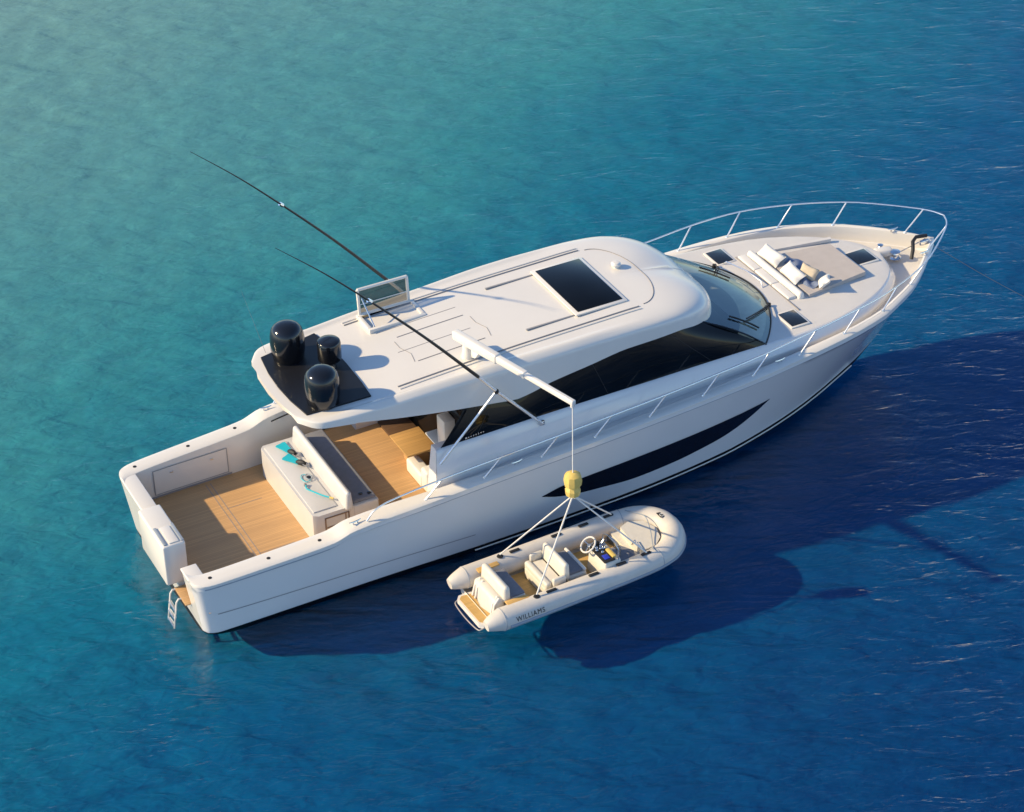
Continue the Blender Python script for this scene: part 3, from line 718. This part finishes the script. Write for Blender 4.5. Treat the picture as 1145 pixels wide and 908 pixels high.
# open roof hatch
oh = MB(); hx0, hx1, hy0, hy1 = 6.12, 7.52, .86, 1.56; zz_ = 4.60
for c_, sz in ((((hx0+hx1)/2, hy0, zz_), (hx1-hx0+.1, .10, .14)), (((hx0+hx1)/2, hy1, zz_), (hx1-hx0+.1, .10, .14)), ((hx0, (hy0+hy1)/2, zz_), (.10, hy1-hy0-.1, .14)), ((hx1, (hy0+hy1)/2, zz_), (.10, hy1-hy0-.1, .14))): oh.box(c_, sz, .02)
oh.box(((hx0+hx1)/2, (hy0+hy1)/2, 4.50), (hx1-hx0, hy1-hy0, .02), 0, 1)
OH = oh.build('roof_hatch', ['gel', 'linen'], Y)
lf = MB()
def hl(x, t, o_=0): return (x, hy1+.02+.06*t+o_, 4.66+.66*t)
x0, x1 = 6.16, 7.46
for a, b in (((x0, 0), (x1, 0)), ((x0, 1), (x1, 1)), ((x0, 0), (x0, 1)), ((x1, 0), (x1, 1))): lf.tube([hl(*a), hl(*b)], .04, 8)
LF = lf.build('hatch_lid', 'gel', OH)
MB().grid([[hl(x0+.03, .04), hl(x1-.03, .04)], [hl(x0+.03, .97), hl(x1-.03, .97)]]).build('pane', 'hatch_glass', OH)
MB().tube([(6.24, hy0+.05, 4.67), (6.22, hy1-.02, 5.12)], .018, 8).build('stay', 'chrome', OH)
MB().tube([hl(x0, .42, -.03), hl(x1, .42, -.03)], .014, 8).build('hatch_bar', 'gel', OH)
# davit crane
cr_ = MB(); cr_.lathe((7.62, -1.28, 4.5), [(.17, 0), (.17, .1), (.13, .3), (.12, .55), (.10, .62)], 20)
CR = cr_.build('davit_crane', 'gel', Y)
A0 = Vector((7.50, -1.02, 5.10)); A1 = Vector((8.42, -4.93, 5.22)); ax = (A1-A0).normalized()
rot = Matrix((Vector((0, 0, 1)).cross(ax).normalized(), ax, Vector((0, 0, 1)).cross(ax).normalized().cross(ax))).transposed()
L_ = (A1-A0).length
def seg(a, b, w, h, bev, name, mk_='gel', ta=None):
    c_ = A0+ax*((a+b)/2)*L_; MB().box(c_, (w, (b-a)*L_, h), bev, rot=rot, seg=3).build(name, mk_, CR)
seg(-.03, .36, .20, .24, .05, 'boom_root'); seg(.352, .60, .16, .18, .04, 'boom_section'); seg(.592, 1.0, .12, .13, .03, 'boom_extension')
MB().add([(7.56, -1.12, 4.62), (7.68, -1.12, 4.62), (7.68, -1.12, 5.02), (7.56, -1.12, 5.02), (7.66, -1.55, 4.72), (7.76, -1.55, 4.72), (7.86, -1.75, 5.04), (7.74, -1.75, 5.04)], [(0, 1, 2, 3), (4, 5, 6, 7), (0, 1, 5, 4), (1, 2, 6, 5), (2, 3, 7, 6), (3, 0, 4, 7)]).build('boom_knee', 'gel', CR)
MB().lathe((8.40, -4.88, 5.08), [(.02, 0), (.05, .02), (.05, .08), (.02, .1)], 12).build('sheave', 'gel', CR)

# outriggers
for s in (-1, 1):
    ft = Vector((8.95, s*2.42, 2.98)); j1 = Vector((7.75, s*2.44, 4.30)); j2 = Vector((7.30, s*2.44, 4.84)); md = Vector((4.76, s*2.44, 7.62)); tp = Vector((2.66, s*2.44, 9.59))
    c_ = spline([j2, (6.0, s*2.44, 6.32), md, (3.7, s*2.44, 8.67), tp], 24)
    OR = MB().tube(c_, [.042-.036*(i/23)**1.2 for i in range(24)], 8).build('outrigger', 'carbon', Y)
    MB().tube([ft, j1, j2], [.035, .042, .045], 8).build('outrigger_socket', 'rail', OR)
    MB().tube([j1, (6.27, s*2.40, 2.72)], .030, 8).build('outrigger_brace', 'rail', OR)
    MB().tube([md, md+(tp-md).normalized()*.10], .05, 8).build('joint_sleeve', 'chrome', OR)
    MB().lathe(j1-Vector((0, 0, .02)), [(.03, -.05), (.06, -.02), (.06, .04), (.03, .07)], 10).build('hinge', 'rubber', OR)
    MB().box((ft.x, s*2.40, ft.z), (.14, .08, .12), .02).build('foot_plate', 'chrome', OR)

# bow rail
rtop = ip([4.2, 4.35, 4.6, 5.1, 5.9, 8, 10.5, 12, 13.5, 15, 16.4, 17.8, 20.5, 22.2], [2.05, 2.25, 2.38, 2.48, 2.58, 2.76, 2.98, 3.11, 3.26, 3.41, 3.58, 3.68, 3.70, 3.66])
yr = ip([4.2, 6, 8, 10, 12, 14, 16.35, 17.8, 19.15, 20.5, 21.2, 21.7, 22.0, 22.2, 22.28], [2.74, 2.80, 2.86, 2.93, 2.98, 3.0, 2.92, 2.74, 2.36, 1.72, 1.20, .78, .50, .22, 0])
xs_ = [4.2, 4.28, 4.35, 4.5, 4.7, 5, 5.5]+list(np.linspace(6, 21, 46))+[21.2, 21.4, 21.6, 21.8, 21.95, 22.08, 22.18, 22.25]
half = [Vector((x, -yr(x), rtop(x))) for x in xs_]+[Vector((22.28, 0, 3.66))]
full = half+[Vector((p.x, -p.y, p.z)) for p in half[-2::-1]]
BR = MB().tube(full, .020, 8).build('bow_rail', 'rail', Y)
for xb_ in (5.7, 7.21, 8.7, 10.11, 11.59, 13.07, 14.5, 15.89, 17.3, 18.68, 20.0, 21.45):
    for s in (-1, 1):
        dx = .42 if xb_ < 21 else .55; xt_ = xb_+dx
        yb0 = max(.06, ys(xb_)-.10)
        a = Vector((xb_, s*yb0, zs(xb_))); b = Vector((xt_, s*yr(xt_), rtop(xt_)))
        MB().tube([a, b], .020, 8).tube([a-Vector((0, 0, .01)), a+(b-a)*.03], .045, 10).build('post', 'rail', BR)
# cleats
def cleat(x, y, z, dx=1.0, dy=0.0):
    k = MB(); v_ = Vector((dx, dy, 0)).normalized()*.15; c_ = Vector((x, y, z+.07))
    k.tube([c_-v_+Vector((0, 0, .02)), c_-v_*.5, c_+v_*.5, c_+v_+Vector((0, 0, .02))], [.012, .02, .02, .012], 8)
    for q in (-.35, .35): k.tube([c_+v_*q, c_+v_*q-Vector((0, 0, .08))], .018, 8)
    k.build('cleat', 'chrome', Y)
for s in (-1, 1):
    for x in (3.95, 8.07, 15.32, 21.2): cleat(x, s*(ys(x)-.15), zs(x)+.005, 1, -.1*s)

# foredeck: hatches, sunpad, seats, windlass
def dhatch(c_, sx, sy, z):
    h_ = MB().box((c_[0], c_[1], z+.015), (sx+.10, sy+.10, .04), .015); H_ = h_.build('deck_hatch', 'gel', Y)
    MB().box((c_[0], c_[1], z+.032), (sx, sy, .03), .012).build('pane', 'pane', H_)
for s in (-1, 1): dhatch((16.44, s*1.72), .46, .64, zt(16.4)+.012)
dhatch((19.69, -.01), .58, .60, zt(19.6)+.03)
zp = 3.185
sp = MB().prism([(17.36, -1.08), (17.36, 1.02), (19.24, .78), (19.24, -.84)], zp-.03, zp+.09, .03, seg=3); sp.build('sunpad', 'linen', Y)
# recess border round the pad: a low kerb
kb = MB()
kb.prism([(17.2, 1.40), (17.25, 1.52), (19.5, 1.12), (19.45, 1.02)], zp-.04, zp+.045, .015); kb.build('pad_coaming', 'deck', Y)
br_ = MB().box((17.17, .20, zp+.06), (.22, 2.50, .22), .06, seg=3, taper=(.6, .98)); br_.build('foredeck_backrest', 'cushion', Y)
for k in range(3):
    MB().box((16.94, 1.05-.80*k, zp+.025), (.24, .785, .09), .03, seg=3).build('foredeck_seat', 'cushion', Y)
sg = MB().box((16.80, .02, zp+.012), (.03, 2.96, .03), .006); sg.build('seat_seam', 'seam', Y)
wb = MB().box((20.55, .20, 2.93), (.50, .26, .22), .07, seg=3, rot=Matrix.Rotation(-.25, 3, 'Z')); WL = wb.build('windlass', 'gel', Y)
MB().lathe((20.78, -.02, 2.80), [(.15, 0), (.17, .03), (.10, .08), (.10, .13), (.15, .17), (.14, .20), (.05, .22)], 20).build('gypsy', 'chrome', WL)
MB().lathe((20.62, .42, 2.82), [(.08, 0), (.09, .1), (.05, .16), (.08, .2), (0, .22)], 16).build('capstan', 'chrome', WL)
MB().tube([(20.85, -.05, 2.95), (21.3, -.02, 3.0), (21.75, 0, 3.10)], .018, 6).build('anchor_chain', 'chrome', WL)
MB().tube([(21.02, -.42, 2.90), (21.14, -.30, 3.09), (21.30, -.06, 3.17), (21.48, .05, 3.20), (21.80, .02, 3.17)], .05, 8).build('bow_roller_guard', 'rubber', Y)
MB().box((21.62, -.14, 3.10), (.30, .10, .14), .03).build('bow_roller', 'chrome', Y)

MB().tube(spline([(21.78, -.10, 3.02), (22.06, -.12, 2.80), (23.6, -.55, 1.62), (25.9, -1.25, .02), (26.6, -1.5, -.45)], 30), .008, 6).build('anchor_rode', 'seam', Y)
# chrome script on the side window: a row of tiny plates
for s in (-1, 1):
    nm = MB()
    for k, (l, h_) in enumerate(((.05, .05), (.03, .03), (.03, .03), (.02, .045), (.03, .03), (.02, .05), (.03, .03), (.03, .03))):
        nm.box((7.02+.065*k, s*(yt(7.0)-.005), 3.12+.004*k), (l, .012, h_), .003)
    nm.build('window_script', 'chrome', Y)

# ------------------------------------------------------------------ loose things on board
def fin(x, y, ang, label):
    t_ = thing('swim_fin', label, 'swim fin', (x, y, 1.56), 'swim fins on the cockpit settee')
    Rz = Matrix.Rotation(ang, 3, 'Z'); P = lambda a, b, z=0: Vector((x, y, 1.56))+Rz @ Vector((a, b, z))
    bl = MB(); out_ = [(.0, -.07), (.22, -.10), (.43, -.145), (.46, -.09), (.45, 0), (.46, .09), (.43, .145), (.22, .10), (0, .07)]
    v0 = [P(a, b, .005+.03*a) for a, b in out_]; v1 = [P(a, b, .022+.03*a) for a, b in out_]; k = len(out_)
    bl.add(v0+v1, [tuple(range(k))[::-1], tuple(range(k, 2*k))]+[(i, (i+1) % k, k+(i+1) % k, k+i) for i in range(k)])
    bl.build('blade', 'teal', t_)
    ft_ = MB(); rows_ = []
    for a, w, h_ in ((.10, .03, .02), (.06, .07, .05), (-.02, .075, .09), (-.12, .065, .10), (-.17, .05, .08)):
        rows_.append([P(a, w*math.cos(q), .03+h_*max(-.2, math.sin(q))) for q in np.linspace(0, 2*math.pi, 15)[:-1]])
    ft_.grid(rows_, cv=True); ft_.add(rows_[0], [tuple(range(14))]); ft_.add(rows_[-1], [tuple(range(14))[::-1]]); ft_.build('foot_pocket', 'rubber', t_)
    MB().tube([P(-.15, .06, .06), P(-.26, .05, .05), P(-.30, 0, .05), P(-.26, -.05, .05), P(-.15, -.06, .06)], .012, 6).build('heel_strap', 'grey', t_)
fin(3.99, 1.24, R(104), 'turquoise swim fin with black foot pocket lying farther from the snorkel')
fin(4.00, .74, R(117), 'turquoise swim fin with black foot pocket lying next to the mask and snorkel')
t_ = thing('snorkel', 'thin blue snorkel tube with yellow tip on the white settee', 'snorkel', (3.9, -.6, 1.56))
MB().tube(spline([(3.76, -.20, 1.60), (3.72, -.30, 1.585), (3.80, -.48, 1.585), (3.93, -.72, 1.585), (4.06, -.90, 1.585)], 18), .018, 8).build('tube', 'teal', t_)
MB().tube([(4.06, -.90, 1.585), (4.12, -.98, 1.585)], .024, 8).build('tip', 'yellow', t_)
MB().lathe((3.75, -.17, 1.56), [(.03, 0), (.045, .03), (.03, .07), (0, .08)], 12).build('mouthpiece', 'grey', t_)
t_ = thing('diving_mask', 'clear diving mask with pale blue strap on the white settee', 'diving mask', (3.95, .05, 1.56))
ring = [(3.95+.07*math.cos(a), .08+.12*math.sin(a), 1.60) for a in np.linspace(0, 2*math.pi, 20)]
MB().tube(ring, .014, 6).build('frame', 'strake', t_)
MB().tube(spline([(3.95, .20, 1.59), (3.85, .26, 1.575), (3.78, .12, 1.575), (3.84, -.06, 1.575), (3.95, -.05, 1.59)], 14), .010, 6).build('strap', 'teal', t_)
MB().lathe((3.95, .08, 1.585), [(.06, 0), (.06, .01), (0, .012)], 16).build('lens', 'hatch_glass', t_)

def cushion(c_, size, rx, ry, rzz, mk_, label, band=None):
    rot_ = (Matrix.Rotation(rzz, 3, 'Z') @ Matrix.Rotation(ry, 3, 'Y') @ Matrix.Rotation(rx, 3, 'X'))
    o = MB().pillow(c_, size, rot_).build('throw_pillow', mk_, None, 60); tag(o, label, 'pillow', 'throw pillows on the sunpad')
cushion((17.46, .86, zp+.20), (.40, .86, .20), 0, R(-34), R(4), 'cushion', 'plump white throw pillow against the foredeck backrest, at its far end')
cushion((17.46, -.14, zp+.20), (.40, .84, .20), 0, R(-34), R(-4), 'cushion', 'white throw pillow against the foredeck backrest, midway along it')
cushion((17.80, -.36, zp+.23), (.36, .52, .18), R(10), R(-45), R(18), 'pillow', 'small cream-tan throw pillow on the sunpad, just forward of the two plump white ones')
cushion((17.92, -.90, zp+.22), (.36, .50, .16), R(-15), R(-38), R(-22), 'cushion', 'white throw pillow at the near edge of the sunpad beside the blue-grey shadow sheet')
tw = MB(); rs = []  # added sheet, its colour standing in for the shadow between the pillows
for i in range(15):
    a = i/14; row = []
    for j in range(40):
        b = j/39; y = .52-1.42*b; x = 17.60+.10*math.sin(5.5*b+.6)+.34*a*(1+.25*math.sin(7*b))
        z = zp+.115+.045*math.sin(11*b+3*a)*math.sin(math.pi*a)+.05*math.sin(math.pi*a)+.02*math.sin(23*b+7*a)
        row.append((x, y, z))
    rs.append(row)
tw.grid(rs); tw.grid([[(p[0], p[1], zp+.088) for p in r_] for r_ in (rs[0], rs[-1])]); tw.grid([rs[0], [(p[0], p[1], zp+.088) for p in rs[0]]]); tw.grid([rs[-1], [(p[0], p[1], zp+.088) for p in rs[-1]]])
o = tw.build('shadow_sheet', 'shadowblue', None, 60); tag(o, 'crumpled blue-grey sheet added for the shadow between the throw pillows on the sunpad', 'shadow_sheet')

# ------------------------------------------------------------------ tender
TO = Vector((5.6, -4.95, 0)); TA = R(1.6)
T = thing('inflatable_tender', 'cream inflatable tender with ivory seats, teak floor and steering console, hung beside the yacht', 'boat', (8.5, -4.95, 0.05))
cA, sA = math.cos(TA), math.sin(TA)
def tl(x, y, z): return Vector((TO.x+x*cA-y*sA, TO.y+x*sA+y*cA, z))
class TMB(MB):
    def build(s, *a, **k):
        s.v = [tuple(tl(*v)) for v in s.v]; return MB.build(s, *a, **k)
HW = .875; RT = .27
side = [(.02, HW, .60), (.18, HW, .62), (.42, HW, .63), (1.2, HW, .63), (2.4, HW, .64), (3.6, HW-.0, .66), (4.4, HW-.02, .68), (4.85, HW-.10, .70), (5.13, HW-.26, .72), (5.31, HW-.48, .735), (5.40, .20, .74), (5.42, 0, .74)]
def tpath(n_=50):
    p = spline(side, n_); return p+[Vector((q.x, -q.y, q.z)) for q in p[-2::-1]]
pp = tpath(60); k = len(pp)
rad = []
for q in pp:
    x = q.x
    rad.append(.13+(RT-.13)*min(1, max(0, (x-.02)/.40))**.8 if x < .42 else RT+.02*max(0, min(1, (x-4.6)/.6)))
TUBE = TMB().tube(pp, rad, 24).build('inflatable_tube', 'hypalon', T, 50)
# rubbing strake, plus a band coloured as the shade on the tube's lower side
sk_ = TMB()
for i in range(2):
    pass
op = []
for i, q in enumerate(pp):
    tn = (pp[min(i+1, k-1)]-pp[max(i-1, 0)]).normalized(); nn = Vector((-tn.y, tn.x, 0)).normalized()
    op.append(q+nn*(rad[i]*.985)+Vector((0, 0, -.06)))
op = [p for i, p in enumerate(op) if pp[i].x > .45]
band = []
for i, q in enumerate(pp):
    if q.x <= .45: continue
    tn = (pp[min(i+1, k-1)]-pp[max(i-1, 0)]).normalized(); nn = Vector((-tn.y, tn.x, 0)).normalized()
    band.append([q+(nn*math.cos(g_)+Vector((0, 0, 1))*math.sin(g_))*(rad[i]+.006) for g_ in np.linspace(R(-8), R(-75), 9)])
sk_.grid(band); sk_.tube(op, .035, 8).build('strake_and_shade', 'strake', TUBE)
# tube seams
for x0 in (.40, 4.55):
    for s in (-1, 1):
        i = min(range(60), key=lambda q: abs(pp[q].x-x0)); c_ = pp[i]; tn = (pp[i+1]-pp[i-1]).normalized(); bn = Vector((0, 0, 1)); nn = tn.cross(bn).normalized()
        ring = [c_+(nn*math.cos(a)+bn*math.sin(a))*(rad[i]+.002) for a in np.linspace(0, 2*math.pi, 24)]
        TMB().tube([(v.x, v.y*(1 if s > 0 else -1), v.z) for v in ring], .008, 5).build('tube_seam', 'strake', TUBE)
# hard hull under the tubes
hl_ = TMB(); rs = []
for x in np.linspace(.28, 5.35, 22):
    q = max(0, (x-3.2)/2.2); w = HW*(1-.75*q**2.2); zk = .02+.62*q**2.2; zc = .36+.28*q**1.6
    rs.append([(x, -w, zc+.1), (x, -w*.92, zc-.04), (x, -w*.6, zk+(zc-zk)*.5), (x, 0, zk), (x, w*.6, zk+(zc-zk)*.5), (x, w*.92, zc-.04), (x, w, zc+.1)])
hl_.grid(rs); hl_.add(rs[0], [tuple(range(7))])
hl_.build('hull', 'gel', T, 30)
fl = TMB(); fl.prism([(.75, -.64), (.75, .64), (4.3, .62), (4.7, .3), (4.7, -.3), (4.3, -.62)], .36, .40); fl.build('floor', 'steak', T)
# stern platform
pl = TMB(); pl.prism([(.02, -.52), (.02, .50), (.10, .60), (.62, .60), (.62, -.62), (.10, -.62)], .30, .42, .02); PL = pl.build('stern_platform', 'gel', T)
pl = TMB(); pl.prism([(.06, -.48), (.06, .46), (.14, .54), (.44, .50), (.34, .0), (.44, -.54), (.14, -.56)], .422, .432); pl.build('platform_decking', 'steak', PL)
# engine housing between platform and aft seat
en = TMB(); en.box((.58, 0, .62), (.36, 1.12, .52), .10, seg=4, taper=(.7, .92)); EN = en.build('engine_housing', 'tseat', T)
for y in (.28, .40, -.42, -.5):
    TMB().tube([(.38, y*1.06, .45), (.44, y, .75), (.58, y*.96, .90)], .03, 8).build('transom_rail', 'gel', EN)
# aft seat
sa = TMB(); sa.box((1.0, 0, .60), (.52, 1.08, .40), .05, seg=3); SA = sa.build('aft_seat', 'tseat', T)
TMB().box((.76, 0, .96), (.20, 1.14, .42), .075, seg=4, taper=(.8, .97)).build('backrest', 'tseat', SA)
TMB().box((1.04, 0, .81), (.42, 1.0, .07), .03, seg=3).build('seat_cushion', 'slate', SA)
for s in (-1, 1):
    TMB().prism([(.66, s*.60), (.66, s*.86), (1.22, s*.86), (1.22, s*.64)], .84, .875, .008).build('side_step', 'steak', T)
    for x in (1.74, 2.86, 3.6, 4.28):
        q = min(pp, key=lambda v: abs(v.x-x)+(0 if v.y*s > 0 else 9)); h_ = TMB()
        h_.box((x, q.y-s*.02, q.z+RT+.012), (.26, .085, .035), .016, seg=3); h_.build('grab_handle', 'rubber', TUBE)
    for x in (1.35,):
        TMB().lathe((x, s*(HW-.02), .63+RT-.005), [(.08, 0), (.07, .02), (.03, .025)], 12).tube([(x-.05, s*(HW-.02), .90), (x-.03, s*(HW-.02), .95), (x+.03, s*(HW-.02), .95), (x+.05, s*(HW-.02), .90)], .010, 6).build('lifting_eye', 'rubber', TUBE)
# middle double seat
ms = TMB(); ms.box((2.02, -.02, .55), (.50, .98, .32), .05, seg=3); ms.box((2.65, -.02, .58), (.50, .96, .36), .05, seg=3); MS = ms.build('middle_seat', 'tseat', T)
TMB().box((1.86, -.02, .72), (.16, 1.04, .22), .06, seg=4).build('seat_lip', 'tseat', MS)
TMB().box((2.07, -.02, .735), (.34, .90, .09), .035, seg=3).build('seat_cushion', 'tseat', MS)
TMB().box((2.34, -.02, .96), (.18, 1.06, .46), .07, seg=4, taper=(.8, .97)).build('backrest', 'tseat', MS)
TMB().box((2.64, -.02, .785), (.38, .84, .07), .03, seg=3).build('front_cushion', 'slate', MS)
TMB().box((2.86, -.02, .80), (.08, .92, .10), .035, seg=3).build('front_roll', 'gel', MS)
for s in (-1, 1):
    TMB().box((2.12, s*.53-.02, .82), (.34, .10, .24), .04, seg=3).build('armrest', 'tseat', MS)
# console
cs = TMB(); cs.box((3.42, -.42, .72), (.52, .80, .66), .05, seg=3, taper=(.82, .96)); CS = cs.build('steering_console', 'tseat', T)
TMB().box((3.34, -.46, 1.065), (.30, .66, .03), .01).build('dash_panel', 'rubber', CS)
TMB().box((3.33, -.62, 1.088), (.14, .17, .02), .006).build('display', 'screen', CS)
TMB().box((3.50, -.55, 1.09), (.10, .34, .06), .02).build('dash_tray', 'yellow', CS)
gz = TMB()
for dx, dy in ((-.06, -.30), (-.02, -.22), (.05, -.28), (.10, -.20), (.12, -.30), (.02, -.42), (.16, -.12)):
    gz.lathe((3.34+dx, dy, 1.075), [(.035, 0), (.04, .02), (.03, .035), (0, .03)], 12)
gz.tube([(3.46, -.30, 1.08), (3.42, -.28, 1.24), (3.48, -.27, 1.30)], .018, 8); gz.tube([(3.52, -.16, 1.06), (3.50, -.14, 1.22), (3.58, -.10, 1.20)], .016, 8)
gz.build('throttle_and_gauges', 'chrome', CS)
# steering wheel
wc = Vector((3.16, -.10, 1.16)); wn_ = Vector((-.62, 0.06, .78)).normalized(); e1 = wn_.cross(Vector((0, 1, 0))).normalized(); e2 = wn_.cross(e1)
wh = TMB(); wh.tube([wc+(e1*math.cos(a)+e2*math.sin(a))*.20 for a in np.linspace(0, 2*math.pi, 29)], .022, 8)
WH = wh.build('steering_wheel', 'gel', CS)
sp_ = TMB()
for a in (0.5, 2.6, 4.7): sp_.tube([wc-wn_*.04, wc+(e1*math.cos(a)+e2*math.sin(a))*.19], .014, 6)
sp_.tube([wc-wn_*.30, wc-wn_*.03], .03, 8); sp_.lathe(wc-wn_*.05, [(.05, 0), (.05, .02), (0, .03)], 14, ax=wn_); sp_.build('wheel_spokes', 'chrome', WH)
# windscreen of the console
wsn = TMB(); wsn.grid([[(3.66+.05*math.cos(3*(b-.5)), -.42+.62*(b-.5), z) for b in np.linspace(0, 1, 9)] for z in (1.03, 1.26)]); wsn.build('console_windscreen', 'hatch_glass', CS)
wr = TMB(); wr.tube([(3.66+.05*math.cos(3*(b-.5)), -.42+.62*(b-.5), 1.265) for b in np.linspace(0, 1, 9)], .012, 6); wr.build('windscreen_rail', 'chrome', CS)
ar = TMB(); ar.tube([(3.56, -.78, 1.02), (3.58, -.76, 1.30), (3.60, -.60, 1.36), (3.60, -.22, 1.36), (3.58, -.08, 1.30), (3.56, -.06, 1.02)], .016, 8); ar.build('console_grab_rail', 'chrome', CS)
TMB().box((3.40, -.10, 1.10), (.10, .08, .10), .02).build('throttle_box', 'rubber', CS)
# seat ahead of console, bow cushion
fs = TMB(); fs.prism([(3.70, -.76), (3.70, -.04), (4.05, -.08), (4.22, -.40), (4.10, -.72)], .40, .78, .05, seg=3); fs.build('console_front_seat', 'slate', T)
bc = TMB(); bc.prism([(4.36, -.60), (4.30, -.2), (4.36, .42), (4.62, .52), (4.95, .36), (5.08, 0), (4.98, -.36), (4.72, -.58)], .55, .86, .06, seg=4); bc.build('bow_cushion', 'tseat', T)
bt = TMB(); bt.prism([(4.18, -.66), (4.18, .66), (4.6, .64), (5.15, .30), (5.2, 0), (5.15, -.30), (4.6, -.64)], .42, .66, .03); bt.build('bow_locker', 'tseat', T)
TMB().tube([(4.28, -.52, .80), (4.34, -.55, .90), (4.34, -.25, .93), (4.28, -.22, .80)], .014, 6).build('bow_grab_rail', 'chrome', T)
lr = TMB().tube(spline([(4.48, -.86, 1.0), (4.66, -.52, .90), (4.9, 0, .95), (5.0, .35, .98), (4.72, .80, .98)], 24), .012, 6); lr.build('bow_line', 'strake', T)
# bow badge
bd = TMB(); cB = Vector((5.32, .16, 1.025))
bd.box(cB, (.13, .20, .02), .006, rot=Matrix.Rotation(R(10), 3, 'Y')); BDG = bd.build('bow_badge', 'rubber', TUBE)
b2 = TMB(); b2.tube([cB+Vector((.04*math.cos(a), -.03+.05*math.sin(a), .016)) for a in np.linspace(.4, 5.6, 14)], .010, 6); b2.build('badge_mark', 'gel', BDG)
TMB().tube(spline([(.16, .60, .34), (.0, .58, .27), (-.05, 0, .25), (.0, -.58, .27), (.16, -.62, .34)], 20), .016, 8).build('stern_bar', 'grey', T)  # thin grey bar curving below the stern platform
# name on the starboard tube
cu = bpy.data.curves.new('name_curve', 'FONT'); cu.body = 'WILLIAMS'; cu.size = .17; cu.space_character = 1.12; cu.resolution_u = 3
tmp = bpy.data.objects.new('name_tmp', cu); C.objects.link(tmp)
dg = bpy.context.evaluated_depsgraph_get(); me = bpy.data.meshes.new_from_object(tmp.evaluated_get(dg))
w_ = max(v.co.x for v in me.vertices)
nm = TMB(); vs = []
for v in me.vertices:
    a = R(18)-((.06-v.co.y)/RT); x = .66+v.co.x*(.74/w_)
    vs.append((x, -(HW+(RT+.011)*math.cos(a)), .625+(RT+.011)*math.sin(a)))
nm.add(vs, [tuple(p.vertices) for p in me.polygons]); nm.build('name_lettering', 'rubber', TUBE, smooth=False)
bpy.data.objects.remove(tmp); bpy.data.meshes.remove(me); bpy.data.curves.remove(cu)

# ------------------------------------------------------------------ hoist block with cable and slings
HB = thing('hoist_block', 'yellow hoist block hanging from the crane with rope slings to the tender', 'hoist block', (8.39, -4.91, 2.75))
b_ = MB(); b_.lathe((8.39, -4.91, 2.70), [(.12, 0), (.17, .03), (.18, .16), (.15, .22), (.14, .26), (.20, .30), (.215, .42), (.19, .56), (.10, .62), (.05, .63)], 10)
b_.build('block_shell', 'yellow', HB, 25)
MB().tube([(8.40, -4.89, 5.10), (8.39, -4.91, 3.32)], .016, 6).build('cable', 'rope', HB)
for y in (-.05, .05): MB().lathe((8.39+.05*y, -4.91+y, 2.66), [(.03, -.03), (.045, 0), (.03, .05)], 10).build('shackle', 'chrome', HB)
for e in ((1.35, HW-.02, .95), (1.35, -(HW-.02), .95), (4.36, HW-.04, .97), (4.30, -(HW-.04), .97)):
    MB().tube([(8.39, -4.91, 2.68), tl(*e)], .020, 6).build('sling', 'rope', HB)
